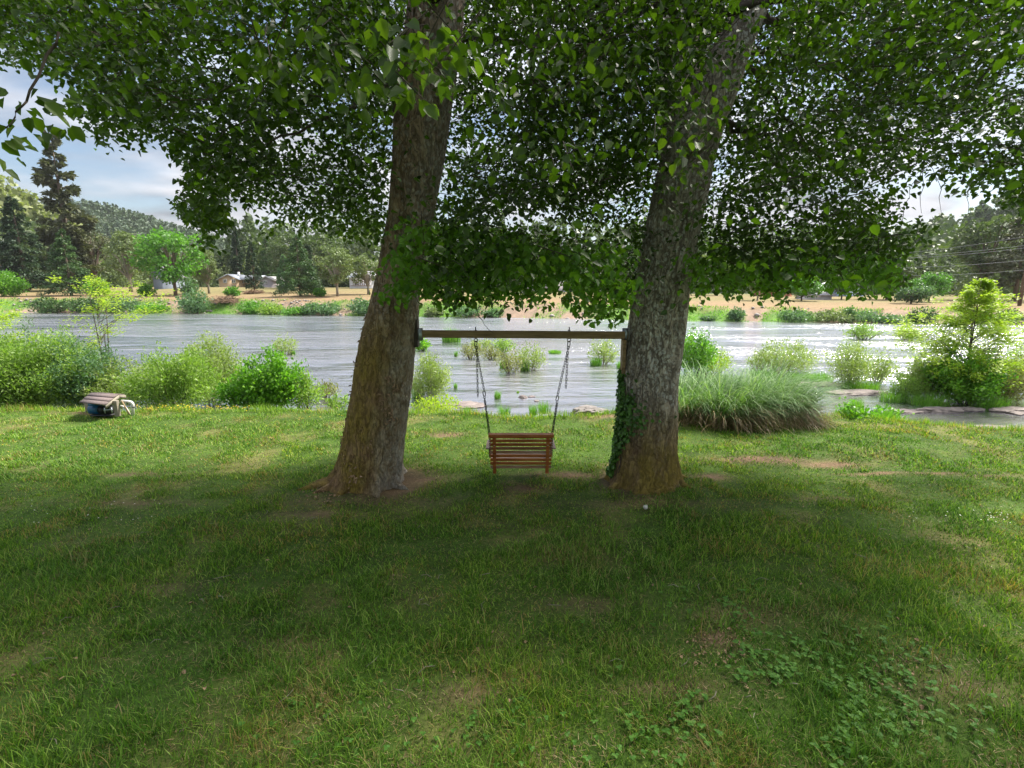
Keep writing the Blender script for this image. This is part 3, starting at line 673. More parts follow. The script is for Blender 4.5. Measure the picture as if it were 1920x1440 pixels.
RD = [
 (1117, 685, 664, 26, 'reed', 'bright green reed tuft at the foot of the round willow island'),
 (984, 694, 668, 22, 'reed', 'bright green reed tuft at the foot of the rounded mid river willow'),
 (847, 641, 608, 44, 'reed', 'tall green tuft behind the beam right of the mossy trunk'),
 (855, 668, 655, 8, 'reed', 'tiny reed tuft in the river left of the brownish clumps'),
 (854, 727, 713, 8, 'reed', 'tiny reed tuft in calm water left of the left chain'),
 (933, 747, 725, 15, 'reed', 'small reed tuft in calm water right of the left chain'),
 (971, 736, 730, 5, 'reed', 'speck of a reed tuft in calm water above the dark rock'),
 (783, 746, 706, 34, 'reed', 'green reed tuft against the right side of the mossy trunk'),
 (549, 664, 652, 12, 'reed', 'small tuft beside the small wispy clump'),
 (1165, 690, 670, 22, 'reed', 'reed tuft touching the left side of the lichen spotted trunk'),
 (1040, 662, 652, 30, 'reed', 'low grass in mid river right of the rounded willow'),
 (944, 690, 668, 20, 'reed', 'reeds at the left foot of the slender leaning willow'),
 (1540, 714, 690, 50, 'reed', 'bright reeds left of the upright pale willow'),
 (1612, 728, 704, 84, 'reed', 'bright reeds below the upright pale willow'),
 (1430, 705, 688, 60, 'reed', 'green reeds at the foot of the small pale willow'),
 (1500, 708, 692, 60, 'reed', 'green reeds right of the wide pale willow'),
 (1675, 752, 722, 60, 'reed', 'green reeds at the right end of the flat rock shelf'),
 (1740, 758, 728, 90, 'reed', 'green reeds below the yellow sapling'),
 (1860, 764, 730, 70, 'reed', 'green reeds below the olive shrub'),
 (1605, 762, 740, 30, 'reed', 'lone reed tuft in the brown pool below the rock shelf'),
 (1660, 790, 762, 60, 'reed', 'green reeds in front of the brown pool'),
 (945, 775, 752, 30, 'reed', 'green tuft on the lawn edge left of the swing chain bottom'),
 (1020, 772, 742, 34, 'reed', 'green tuft on the lawn edge between the chains'),
 (1000, 776, 750, 22, 'reed', 'thin dark tuft on the lawn edge above the bench'),
 (880, 775, 755, 40, 'reed', 'green tuft on the lawn edge beside the flat pinkish rock'),
 (1180, 772, 745, 60, 'reed', 'tall grass at the lawn edge by the ivy covered trunk'),
 (1400, 808, 790, 50, 'reed', 'grass fringe under the arching sedge'),
 (1500, 800, 770, 60, 'reed', 'grass fringe at the right end of the arching sedge'),
]
for s_ in RD: reeds(*s_[:5], s_[5], z=(-.12 if s_[1] >= 770 else (WZ + .02)))

# young trees: upright stems with layered sprays of leaves
def sapling(px, base, top, wpx, matk, label, z, nbr, bare=.2, leaf=.11, seed=3, dens=1.0, Y=None, stemr=.035, shape=0):
    r = np.random.default_rng(seed)
    p = at_z(px, base, z) if Y is None else at_y(px, base, Y)
    x, Y, z0 = p.x, p.y, p.z; h = at_y(px, top, Y).z - z0; R = wpx / FPX * Y / 2
    e = empty('sapling', (x, Y, z0), label, 'young tree'); tb = MB(); mb = MB()
    for q in range(3):
        o_ = r.normal(0, .12, 3); tb.tube([(x + o_[0], Y + o_[1], z0 - .2), (x + o_[0] * 1.5 + .05, Y + o_[1], z0 + h * .4), (x + o_[0] * 3, Y + o_[1] * 2, z0 + h * (.97 - .18 * q))], [stemr, stemr * .7, .006], 6)
    Ps = []; Ds = []; Rn = []
    for k in range(nbr):
        t_ = bare + (1 - bare) * ((k + r.random()) / nbr); az = r.uniform(0, 6.283)
        prof = (1 - t_) ** .85 if shape == 0 else math.sin(min(1, (t_ - bare) / (1 - bare) + .18) * 2.9) * .9 + .1
        rr = R * prof * r.uniform(.5, 1.15) + .1
        b0 = np.array([x, Y, z0 + h * t_ * .93]); b2 = b0 + np.array([math.cos(az) * rr, math.sin(az) * rr, rr * r.uniform(.3, .85)]); b1 = (b0 + b2) / 2 + [0, 0, .06 * rr]
        tb.tube([b0, b1, b2], [stemr * .35, stemr * .2, .003], 4, False)
        for sub in range(4):
            s0 = r.uniform(.25, 1); c0 = b0 * (1 - s0) + b2 * s0; a2 = az + r.normal(0, .8); l2 = rr * .42 * r.uniform(.5, 1.2)
            c2 = c0 + np.array([math.cos(a2) * l2, math.sin(a2) * l2, l2 * r.uniform(-.1, .4)])
            tb.tube([c0, c2], [.006, .002], 3, False)
            m_ = int(26 * dens * (1 + rr)); q = r.random(m_)[:, None]
            P = c0 * (1 - q) + c2 * q + r.normal(0, .05 + .03 * rr, (m_, 3)) * [1, 1, .9]
            Ps.append(P); Ds.append(np.stack([np.cos(a2 + r.normal(0, .8, m_)), np.sin(a2 + r.normal(0, .8, m_)), r.normal(0, .3, m_)], 1)); Rn.append(np.clip(r.random() * .4 + .6 * r.random(m_), 0, 1))
    P = np.concatenate(Ps); L = leaf * r.uniform(.6, 1.4, len(P))
    leaves(mb, P, np.concatenate(Ds), unit(r.normal(0, .45, P.shape) + [0, 0, 1]), L, L * .5, np.concatenate(Rn), hexa=False)
    tb.build('trunk', M['bark'], e); mb.build('crown', M[matk], e); return e
sapling(1802, 748, 512, 250, 'yellow', 'big yellow green young tree on the right bank', WZ, 120, .05, .10, 5, 1.0)
sapling(205, 742, 512, 185, 'yellow', 'thin yellow green young tree in front of the river at the left', WZ, 30, .40, .10, 9, .42, shape=1)
sapling(-15, 745, 570, 170, 'yellow', 'yellow green young tree cut by the left edge', WZ, 36, .3, .10, 12, .9, shape=1)

# ------------------------------------------------------------------ arching sedge clumps
def sedge(px, base, hpx, wpx, label, seed, n=1500, wind=.5):
    r = np.random.default_rng(seed); p = at_z(px, base, -.12); x, Y, z0 = p.x, p.y, p.z
    R = wpx / FPX * Y / 2; h = hpx / FPX * Y
    e = empty('sedge_clump', (x, Y, z0), label, 'grass clump', 'arching sedge clumps on the bank')
    for part, mk, n_, hf in (('green_blades', 'sedge', n, 1.0), ('dry_blades', 'sedgedry', int(n * 1.0), .72)):
        a = r.uniform(0, 6.283, n_); rr = R * .75 * np.sqrt(r.random(n_))
        P = np.stack([x + np.cos(a) * rr, Y + np.sin(a) * rr * .6, np.full(n_, z0 - .05)], 1)
        ln = h * hf * r.uniform(.75, 1.75, n_); a2 = a + r.normal(0, .5, n_)
        dx_ = np.cos(a2) * r.uniform(.3, 1, n_) + wind; dy_ = np.sin(a2) * r.uniform(.3, 1, n_)
        th0 = r.uniform(.95, 1.5, n_) if hf == 1 else r.uniform(.5, 1.2, n_); bend = r.uniform(1.7, 3.4, n_) * (1 if hf == 1 else 1.2)
        hd = np.stack([dx_, dy_], 1); hd = hd / np.maximum(np.linalg.norm(hd, axis=1, keepdims=True), 1e-6)
        side = np.stack([-hd[:, 1], hd[:, 0], 0 * a], 1); seg = 7; rows = []; c = P.copy(); th = th0.copy(); wd = .028 * r.uniform(.7, 1.3, n_)
        for k in range(seg + 1):
            w = (wd * (1 - (k / seg) ** 1.5))[:, None]
            if k < seg: rows += [c - side * w * .5, c + side * w * .5]
            else: rows.append(c)
            st = ln / seg; c = c + np.stack([hd[:, 0] * np.cos(th) * st, hd[:, 1] * np.cos(th) * st, np.sin(th) * st], 1); th = th - bend / seg * (k / seg * 1.6 + .2)
            c[:, 2] = np.maximum(c[:, 2], z0 + .02)
        m_ = len(rows); V = np.stack(rows, 1).reshape(-1, 3); b = (np.arange(n_) * m_)[:, None]; idx = []; tt = []
        for k in range(seg - 1): idx += [2 * k, 2 * k + 1, 2 * k + 3, 2 * k + 2]; tt.append(4)
        idx += [2 * seg - 2, 2 * seg - 1, 2 * seg]; tt.append(3)
        mb = MB(); mb.addarr(V, (b + np.array(idx)).ravel(), np.tile(tt, n_), np.repeat(r.random(n_), m_)); mb.build(part, M[mk], e)
sedge(1300, 790, 92, 120, 'arching grey green sedge touching the lichen spotted trunk', 1, 900)
sedge(1375, 800, 98, 130, 'arching sedge with brown dead blades in the middle of the sedge mass', 2, 1100)
sedge(1435, 788, 104, 110, 'tallest arching sedge at the back of the sedge mass', 3, 900)
sedge(1468, 795, 88, 90, 'green arching sedge at the right end beside the pool', 4, 900, .25)
sedge(1335, 770, 80, 120, 'pale arching sedge at the back left behind the others', 5, 800, .4)

# ------------------------------------------------------------------ rocks, shelves, driftwood
def rock(px, py, wpx, hpx, dz, label, name='flat_rock', matk='rock', z=WZ, seed=1, depth=None, cat='rock', group='rocks at the waterline'):
    r = random.Random(seed); p = at_z(px, py, z); sx = wpx / FPX * p.y * .5 * 1.03; syy = depth if depth else max(.12, sx * .45)
    import bmesh
    bm = bmesh.new(); bmesh.ops.create_icosphere(bm, subdivisions=4 if wpx > 30 else 3, radius=1)
    o3 = Vector((r.random() * 50, r.random() * 50, r.random() * 50))
    for v in bm.verts:
        q = v.co.copy(); k = 1 + .30 * mnoise.noise(q * 1.7 + o3) + .16 * mnoise.noise(q * 5 + o3) + .06 * mnoise.noise(q * 14 + o3)
        zz = q.z * k; zz = math.copysign(abs(zz) ** .7, zz)
        v.co = Vector((q.x * k * sx, q.y * k * syy, zz * dz + .03 * mnoise.noise(Vector((q.x * 9, q.y * 9, 0)) + o3)))
    me = bpy.data.meshes.new(name); bm.to_mesh(me); bm.free()
    for pl in me.polygons: pl.use_smooth = False
    o_ = link(name, me, M[matk]); o_.location = (p.x, p.y, z); return tag(o_, label, cat, group)
rock(1545, 722, 100, 0, .10, 'left part of the pinkish flat rock shelf by the sedge', seed=2, depth=.5)
rock(1605, 737, 120, 0, .12, 'right part of the pinkish flat rock shelf below the willows', seed=3, depth=.5)
rock(1760, 771, 90, 0, .14, 'rounded flat rock below the yellow sapling', seed=4, depth=.35)
rock(1700, 772, 70, 0, .06, 'low dark flat rock left of the rounded flat rock', seed=14, depth=.3)
rock(1815, 768, 60, 0, .07, 'thin flat rock right of the rounded flat rock', seed=15, depth=.3)
rock(1905, 772, 80, 0, .14, 'brown flat rock cut by the right edge', seed=5, depth=.5)
rock(1850, 803, 110, 0, .07, 'thin flat rock along the lawn at the lower right pool', seed=6, depth=.25)
rock(868, 760, 84, 0, .09, 'pinkish flat rock at the water edge right of the mossy trunk', seed=7, depth=.5)
rock(981, 746, 17, 0, .11, 'small dark round rock in the calm water', seed=8)
rock(997, 744, 14, 0, .04, 'tiny flat rock right of the small dark round rock', seed=9)
rock(1006, 752, 10, 0, .04, 'tiny brown rock nearest the lawn between the chains', seed=10)
rock(1104, 772, 66, 0, .15, 'rough greyish rock at the lawn edge left of the ivy covered trunk', z=-.25, seed=11, depth=.35, matk='rockgrey')
rock(1150, 782, 26, 0, .12, 'small rough rock half hidden by the ivy', z=-.2, seed=12, matk='rockgrey')
rock(1210, 951, 8, 0, .025, 'small white stone on the lawn in front of the ivy covered trunk', name='white_stone', matk='white', z=.03, seed=13, depth=.045, group=None)
# riprap along the far bank
r_ = np.random.default_rng(5); mb = MB()
for k in range(900):
    px = r_.uniform(0, 1900)
    if px > 740 and r_.random() < .8: continue
    xx = -90 + 180 * px / 1920; s0 = float(shoreY(np.array([xx]))[0])
    if fbm(np.array([xx * .22]), np.array([3.0]), 3, 3)[0] < .38: continue
    yy = s0 + r_.uniform(.1, 6.4); c_ = np.array([xx + r_.normal(0, 1), yy, H1(xx, yy) + .05]); a = r_.uniform(.10, .42)
    ic = [(1, 0, 0), (0, 1, 0), (-1, 0, 0), (0, -1, 0), (0, 0, 1), (0, 0, -1)]
    Vv = np.array(ic) * a * r_.uniform(.6, 1.3, (6, 3)) * [1, 1, .6] + c_
    mb.add(Vv, [(0, 1, 4), (1, 2, 4), (2, 3, 4), (3, 0, 4), (1, 0, 5), (2, 1, 5), (3, 2, 5), (0, 3, 5)], r_.random())
tag(mb.build('bank_stones', M['rockgrey']), 'loose grey and brown stones heaped along the far river bank', 'stones', None, 'stuff')
# bank grass, far side
mb = MB(); n = 15000; xx = r_.uniform(-95, 95, n); s0 = shoreY(xx); yy = s0 + r_.uniform(-.3, 6.5, n); k_ = (fbm(xx * .22, yy * .3, 41, 4) > .42); xx, yy = xx[k_], yy[k_]
n = len(xx); P = np.stack([xx, yy, hgt(xx, yy)], 1); blades(mb, P, r_.uniform(.10, .36, n), .12, .12, r_.uniform(0, 6.28, n), r_.random(n), 2)
tag(mb.build('bank_grass', M['reed']), 'green grass growing on the far river bank', 'grass', None, 'stuff')
def brush(px, Y, wpx, h, label, seed):
    r = np.random.default_rng(seed); x = at_y(px, 560, Y).x; z0 = H1(x, Y); R = wpx / FPX * Y / 2; mb = MB()
    for k in range(220):
        c = np.array([r.normal(0, R * .4), r.normal(0, 1.0), 0]); c[2] = h * max(0, 1 - (c[0] / R) ** 2) * r.random(); d = r.normal(0, .7, 3) * [1, 1, .35]
        mb.tube([c - d, c + d], .05, 3, False)
    o_ = mb.build('brush_pile', M['brush']); o_.location = (x, Y, z0); tag(o_, label, 'brush pile')
brush(425, 89, 56, .8, 'reddish brown heap of dead brush on the meadow below the tan house', 1)
brush(478, 112, 30, .6, 'low heap of brown brush around the foot of the narrow fir', 2)

# ------------------------------------------------------------------ houses
def house(px, Y, base, top, wpx, label, wall, roof, wing=None, wins=(), door=None, gable=True, rh=.32, name='house', chimney=False, D=8):
    x = at_y(px, base, Y).x; z0 = at_y(px, base, Y).z; zt = at_y(px, top, Y).z; Ht = zt - z0; w = wpx / FPX * Y; k = Y / FPX
    e = empty(name, (x, Y, z0), label, 'house', 'houses across the river')
    hw = Ht * (1 - rh); mb = MB(); y0, y1 = Y - .0, Y + D
    L = x - w / 2; R = x + w / 2
    if gable:
        V = [(L, y0, z0 - 2), (R, y0, z0 - 2), (R, y0, z0 + hw), (x, y0, zt - .12), (L, y0, z0 + hw), (L, y1, z0 - 2), (R, y1, z0 - 2), (R, y1, z0 + hw), (x, y1, zt - .12), (L, y1, z0 + hw)]
        mb.add(V, [(0, 1, 2, 3, 4), (9, 8, 7, 6, 5), (1, 6, 7, 2), (5, 0, 4, 9), (2, 7, 8, 3), (4, 3, 8, 9)])
    else: mb.box((x, (y0 + y1) / 2, z0 + hw / 2 - 1), (w, D, hw + 2))
    wm = plain('wall ' + label[:12], wall, .85, .08, 1.5); rm = plain('roof ' + label[:12], roof, .9, .15, 2.0)
    if wing: mb.box((x + w / 2 + wing / 2 * k, y0 + D / 2 + 1.2, z0 + hw / 2 - 1), (wing * k, D - 2.2, hw + 2 - .05))
    mb.build('wall', wm, e)
    rb = MB(); ov = .5
    def slab(a, b, c, d, th=.18):
        a, b, c, d = map(Vector, (a, b, c, d)); n_ = (b - a).cross(d - a).normalized() * th
        if n_.z < 0: n_ = -n_
        V = [a, b, c, d, a + n_, b + n_, c + n_, d + n_]; rb.add(V, [(3, 2, 1, 0), (4, 5, 6, 7), (0, 1, 5, 4), (1, 2, 6, 5), (2, 3, 7, 6), (3, 0, 4, 7)])
    if gable:
        sl = (zt - z0 - hw) / (w / 2)
        slab((L - ov, y0 - ov, z0 + hw - ov * sl), (x, y0 - ov, zt), (x, y1 + ov, zt), (L - ov, y1 + ov, z0 + hw - ov * sl))
        slab((x, y0 - ov, zt), (R + ov, y0 - ov, z0 + hw - ov * sl), (R + ov, y1 + ov, z0 + hw - ov * sl), (x, y1 + ov, zt))
    else:
        ym = (y0 + y1) / 2
        slab((L - ov, y0 - ov, z0 + hw - .1), (R + ov, y0 - ov, z0 + hw - .1), (R + ov, ym, zt), (L - ov, ym, zt)); slab((L - ov, ym, zt), (R + ov, ym, zt), (R + ov, y1 + ov, z0 + hw - .1), (L - ov, y1 + ov, z0 + hw - .1))
    if wing:
        a0 = x + w * .12; a1 = R + wing * k + .5; ym = y0 + 1 + D / 2; zz = z0 + hw
        slab((R - .3, y0 + .5, zz - .1), (a1, y0 + .5, zz - .1), (a1, ym, zt - .25), (a0, ym, zt - .25)); slab((a0, ym, zt - .25), (a1, ym, zt - .25), (a1, y1 + .5, zz - .1), (R - .3, y1 + .5, zz - .1))
    ro = rb.build('roof', rm, e)
    if chimney:
        c_ = MB(); c_.box((x + 1.0, Y + D * .5, zt + .1), (.5, .5, 1.5)); c_.build('chimney', M['trim'], ro)
    for (wx, wy, ww, wh, dy_) in wins:
        c = at_y(wx, wy, Y - .05 + dy_); a, b = ww * k, wh * k
        f_ = MB(); t_ = .16
        for (cx, cz, bx, bz) in ((0, b / 2, a + t_, t_), (0, -b / 2, a + t_, t_), (-a / 2, 0, t_, b - t_), (a / 2, 0, t_, b - t_), (0, 0, t_ * .7, b - t_)): f_.box((c.x + cx, c.y - .03, c.z + cz), (bx, .12, bz))
        wo = f_.build('window', M['trim'], e); g_ = MB(); g_.box((c.x, c.y + .02, c.z), (a - t_, .06, b - t_)); g_.build('glass', M['glass'], wo)
    if door:
        c = at_y(door[0], door[1], Y - .05); d_ = MB(); d_.box((c.x, c.y, c.z), (door[2] * k, .12, door[3] * k)); d_.build('door', plain('door ' + label[:8], (.16, .13, .11), .8, .2, 3), e)
    return e
house(430, 150, 541, 515, 36, 'tan gabled house with three white framed windows', (.52, .37, .22), (.30, .32, .36), 32, ((422, 527, 6, 6.5, 0), (438, 527, 6, 6.5, 0), (453.5, 528, 5.5, 6, 2.3)), (439, 538, 6, 6), rh=.34, chimney=True)
house(501, 150, 541, 519, 25, 'small lilac grey house between the narrow fir and the big fir', (.42, .37, .38), (.50, .48, .47), None, ((498, 529, 5, 6, 0),), None, rh=.3)
house(300, 135, 540, 498, 22, 'grey house half hidden behind the maple trunk', (.20, .23, .28), (.20, .20, .22), None, ((296, 520, 4, 5, 0),), None, rh=.4)
house(682, 135, 552, 509, 50, 'white two storey house with a balcony left of the mossy trunk', (.62, .60, .60), (.58, .60, .64), None, ((668, 532, 6, 6, 0), (690, 532, 5, 6, 0), (675, 546, 8, 6, 0)), None, gable=False, rh=.28)
b_ = MB(); k = 133 / FPX
for i in range(9):
    c = at_y(662 + i * 3.5, 530, 133.4); b_.box((c.x, c.y, c.z), (.12, .12, 1.3))
c = at_y(676, 525, 133.4); b_.box((c.x, c.y, c.z), (4.6, .12, .14)); c = at_y(676, 536, 133.4); b_.box((c.x, c.y, c.z), (4.8, 1.2, .2))
hs = [o_ for o_ in bpy.data.objects if o_.get('label', '').startswith('white two storey')][0]
b_.build('balcony', M['brush'], hs)
house(1462, 120, 562, 534, 44, 'reddish brown house showing under the leaves right of the lichen spotted trunk', (.42, .17, .10), (.25, .22, .24), None, (), None, gable=False, rh=.4)
house(1538, 100, 569, 545, 40, 'pale grey shed standing on the far meadow', (.55, .50, .50), (.42, .40, .42), None, ((1526, 559, 4, 5, 0),), None, gable=False, rh=.35, name='shed', D=5)
house(1590, 118, 563, 528, 56, 'blue grey house behind the dark oak on the right', (.28, .35, .48), (.45, .45, .48), None, ((1605, 550, 6, 5, 0), (1578, 550, 6, 5, 0)), None, rh=.35)
house(880, 140, 548, 520, 60, 'pale house glimpsed through leaves above the swing beam', (.50, .50, .56), (.40, .40, .44), None, (), None, gable=False, rh=.35)
house(1030, 145, 546, 520, 80, 'lilac grey house glimpsed through leaves midway between the near trunks', (.50, .46, .50), (.42, .40, .45), None, (), None, gable=False, rh=.35)

# utility pole and wires, right
p = at_y(1908, 590, 74); z0 = H1(p.x, 74); zt = at_y(1912, 380, 74).z
e = empty('utility_pole', (p.x, 74, z0), 'brown wooden utility pole at the right edge of the far bank', 'utility pole')
mb = MB(); mb.tube([(p.x, 74, z0 - .5), (p.x, 74, zt)], [.24, .17], 10); mb.build('pole', M['barkfar'], e)
mb = MB(); mb.box((p.x, 73.75, zt - .8), (2.6, .14, .16)); mb.build('crossarm', M['barkfar'], e)
mb = MB(); mb.tube([(p.x + .35, 74, zt - 3.2), (p.x + .35, 74, zt - 2.3)], .22, 10); mb.build('transformer', M['rockgrey'], e)
M['wire'] = plain('pale wire', (.17, .18, .20), .6, .1, 3)
for i, (ya, yb, lab) in enumerate(((478, 437, 'uppermost thin wire of the power lines at the right'), (482, 455, 'upper of the two close power lines at the right'), (485, 460, 'lower of the two close power lines at the right'), (501, 484, 'power line sagging below the close pair at the right'), (516, 503, 'lowest faint power line at the right'))):
    a = at_y(1640, ya, 100); b = at_y(1960, yb, 74); pts = [a.lerp(b, t / 12) + Vector((0, 0, -.9 * 4 * (t / 12) * (1 - t / 12) * .5)) for t in range(13)]
    mb = MB(); mb.tube(pts, .028, 5); tag(mb.build('power_line', M['wire']), lab, 'power line', 'power lines')

# ------------------------------------------------------------------ the two near trees
def barkmat(name, lich_lo, moss_hi, side, left):
    m, t, o = newmat(name); co = t.nodes.new('ShaderNodeTexCoord').outputs['Object']
    v = t.nodes.new('ShaderNodeTexVoronoi'); v.feature = 'DISTANCE_TO_EDGE'; v.inputs['Scale'].default_value = 1.0
    mp = t.nodes.new('ShaderNodeMapping'); mp.inputs['Scale'].default_value = (15, 15, 5.5)
    wob = tnoise(t, 3.0, 4, .6, co); wv = t.nodes.new('ShaderNodeVectorMath'); wv.operation = 'ADD'
    cb = t.nodes.new('ShaderNodeCombineXYZ'); t.links.new(mth(t, 'MULTIPLY', wob, .35), cb.inputs[0]); t.links.new(mth(t, 'MULTIPLY', wob, .35), cb.inputs[1])
    t.links.new(co, wv.inputs[0]); t.links.new(cb.outputs[0], wv.inputs[1]); t.links.new(wv.outputs[0], mp.inputs[0]); t.links.new(mp.outputs[0], v.inputs['Vector'])
    rg = tnoise(t, 1.0, 5, .55, wv.outputs[0], .9, (10, 10, 1.9) if left else (13, 13, 2.2))
    crack = ramp(t, mth(t, 'ABSOLUTE', mth(t, 'SUBTRACT', rg, .5)), [(.0, (0, 0, 0)), (.055 if left else .075, (1, 1, 1))])
    fine = tnoise(t, 34, 6, .7, co, 0, (1, 1, .35)); mid = tnoise(t, 6, 5, .6, co, .2, (1, 1, .5)); big = tnoise(t, 1.5, 4, .6, co, .4)
    base = ramp(t, mid, [(.28, (.14, .095, .062) if left else (.20, .17, .14)), (.55, (.32, .225, .15) if left else (.42, .37, .31)), (.8, (.46, .36, .26) if left else (.60, .55, .48))])
    base = mixc(t, mth(t, 'MULTIPLY', mth(t, 'SUBTRACT', 1, crack),   .5 if left else .62), base, (.05, .034, .022))
    base = mixc(t, 1, base, ramp(t, fine, [(.25, (.5, .5, .5)), (.75, (1.55, 1.5, 1.45))]), 'MULTIPLY')
    sz = t.nodes.new('ShaderNodeSeparateXYZ'); t.links.new(co, sz.inputs[0])
    # lichen: pale blotches, on the upper trunk and the outer side
    vl = t.nodes.new('ShaderNodeTexVoronoi'); vl.inputs['Scale'].default_value = 1; mpl = t.nodes.new('ShaderNodeMapping'); mpl.inputs['Scale'].default_value = (17, 17, 11)
    t.links.new(wv.outputs[0], mpl.inputs[0]); t.links.new(mpl.outputs[0], vl.inputs['Vector'])
    blot = ramp(t, mth(t, 'ADD', vl.outputs['Distance'], mth(t, 'MULTIPLY', fine, .5)), [(.56, (1, 1, 1)), (.72, (0, 0, 0))])
    zone = ramp(t, tnoise(t, 2.1, 4, .6, co, .3, (1, 1, .6)), [(.34, (0, 0, 0)), (.50, (1, 1, 1))])
    zh = t.nodes.new('ShaderNodeMapRange'); zh.inputs[1].default_value = lich_lo; zh.inputs[2].default_value = lich_lo + .8; t.links.new(sz.outputs[2], zh.inputs[0])
    xs = t.nodes.new('ShaderNodeMapRange'); xs.inputs[1].default_value = side[0]; xs.inputs[2].default_value = side[1]
    xo = mth(t, 'SUBTRACT', sz.outputs[0], mth(t, 'MULTIPLY', sz.outputs[2], side[2])); t.links.new(mth(t, 'ADD', xo, mth(t, 'MULTIPLY', mth(t, 'ADD', big, mth(t, 'SUBTRACT', mid, .5)), .5)), xs.inputs[0])
    lf = mth(t, 'MULTIPLY', mth(t, 'MULTIPLY', blot, zone), mth(t, 'MAXIMUM', mth(t, 'MULTIPLY', zh.outputs[0], .9 if not left else .3), xs.outputs[0]), clamp=True)
    c = mixc(t, mth(t, 'MULTIPLY', lf, .85), base, ramp(t, fine, [(.3, (.45, .44, .40)), (.65, (.80, .79, .74))]))
    # moss: ochre-green on the lower trunk
    mz = t.nodes.new('ShaderNodeMapRange'); mz.inputs[1].default_value = moss_hi; mz.inputs[2].default_value = moss_hi - 1.2; t.links.new(mth(t, 'ADD', sz.outputs[2], mth(t, 'MULTIPLY', big, 1.2)), mz.inputs[0])
    mf = mth(t, 'MULTIPLY', ramp(t, mth(t, 'ADD', mth(t, 'MULTIPLY', big, .6), mth(t, 'MULTIPLY', mid, .4)), [(.36, (0, 0, 0)), (.54, (1, 1, 1))]), mz.outputs[0])
    earthy = ramp(t, mid, [(.3, (.13, .075, .035)), (.55, (.27, .165, .085)), (.8, (.40, .28, .16))])
    earthy = mixc(t, 1, earthy, ramp(t, fine, [(.25, (.5, .5, .5)), (.75, (1.5, 1.5, 1.5))]), 'MULTIPLY')
    ef = mth(t, 'MULTIPLY', mz.outputs[0], .85)
    if left: ef = mth(t, 'MULTIPLY', ef, mth(t, 'SUBTRACT', 1, mth(t, 'MULTIPLY', xs.outputs[0], .8)))
    c = mixc(t, ef, c, earthy)
    if left: mf = mth(t, 'MULTIPLY', mf, mth(t, 'SUBTRACT', 1, mth(t, 'MULTIPLY', xs.outputs[0], .8)))
    c = mixc(t, mth(t, 'MULTIPLY', mf, .85), c, ramp(t, fine, [(.3, (.11, .08, .012)), (.6, (.26, .19, .025)), (.8, (.38, .29, .06))]))
    if left: c = mixc(t, mth(t, 'MULTIPLY', mth(t, 'MULTIPLY', xs.outputs[0], .75), ramp(t, mid, [(.35, (.2, .2, .2)), (.6, (1, 1, 1))])), c, ramp(t, fine, [(.3, (.14, .13, .11)), (.55, (.36, .34, .30)), (.75, (.66, .65, .60))]))
    h_ = mth(t, 'ADD', mth(t, 'MULTIPLY', crack, 1.0), mth(t, 'MULTIPLY', fine, .7))
    princ(t, o, c, .92, bump(t, h_, .9, .03), spec=.25); return m
M['barkL'] = barkmat('mossy bark', 2.2, 4.2, (-.12, .55, .17), True)
M['barkR'] = barkmat('lichen bark', 1.35, 2.4, (.1, .5, .14), False)

def trunkmesh(name, prof, Y, m, parent, seed, flare=.5, ns=120, top_ext=None, extra=None):
    """prof: (py, left px, right px) from base upward; the section is round, seen at depth Y"""
    zs = []; xs = []; rs = []
    for py, l, r in prof:
        a = at_y(l, py, Y); b = at_y(r, py, Y); zs.append(a.z); xs.append((a.x + b.x) / 2); rs.append((b.x - a.x) / 2)
    if top_ext: zs += [t_[0] for t_ in top_ext]; xs += [t_[1] for t_ in top_ext]; rs += [t_[2] for t_ in top_ext]
    zs = np.array(zs); zz = np.arange(zs[0], zs[-1], .028); X = np.interp(zz, zs, xs); Rr = np.interp(zz, zs, rs) * .965
    kk = np.ones(9) / 9
    Xs = np.convolve(np.pad(X, 4, 'edge'), kk, 'valid'); Rs = np.convolve(np.pad(Rr, 4, 'edge'), kk, 'valid')
    V = []; o3 = Vector((seed * 7.3, seed * 3.1, 0))
    for i, z in enumerate(zz):
        for j in range(ns):
            th = 2 * math.pi * j / ns; c, s = math.cos(th), math.sin(th); hz = max(0, z)
            k = 1 + .07 * mnoise.noise(Vector((c * 1.3, s * 1.3, z * .5)) + o3) + .035 * mnoise.noise(Vector((c * 4, s * 4, z * 1.4)) + o3)
            br = mnoise.noise(Vector((c * 9, s * 9, z * 1.3)) + o3); k += .030 * min(1, abs(br) * 4) + .012 * mnoise.noise(Vector((c * 30, s * 30, z * 12)) + o3)
            fl = math.exp(-hz / .28); k += flare * fl * (.5 * max(0, mnoise.noise(Vector((c * 2.0, s * 2.0, 4)) + o3)) + .10 * max(0, mnoise.noise(Vector((c * 5, s * 5, 2)) + o3)))
            V.append((Xs[i] + c * Rs[i] * k, Y + s * Rs[i] * k * .95, z))
    n = len(zz); F = []
    V = np.array(V); ii, jj = np.meshgrid(np.arange(n - 1), np.arange(ns), indexing='ij'); q0 = (ii * ns + jj).ravel(); q1 = (ii * ns + (jj + 1) % ns).ravel()
    F = np.stack([q0, q1, q1 + ns, q0 + ns], 1); mb = MB(); mb.addarr(V, F.ravel(), np.full(len(F), 4), np.full(len(V), .5))
    return mb.build(name, m, parent, True), (zz, Xs, Rs)
YL, YR = 9.3, 9.35
treeL = empty('river_tree', (-2.4, YL, 0), 'big leaning tree with the brown mossy trunk left of the swing', 'tree', 'the two trees holding the swing beam')
treeR = empty('river_tree', (2.35, YR, 0), 'big forked tree with the lichen spotted ivy covered trunk right of the swing', 'tree', 'the two trees holding the swing beam')
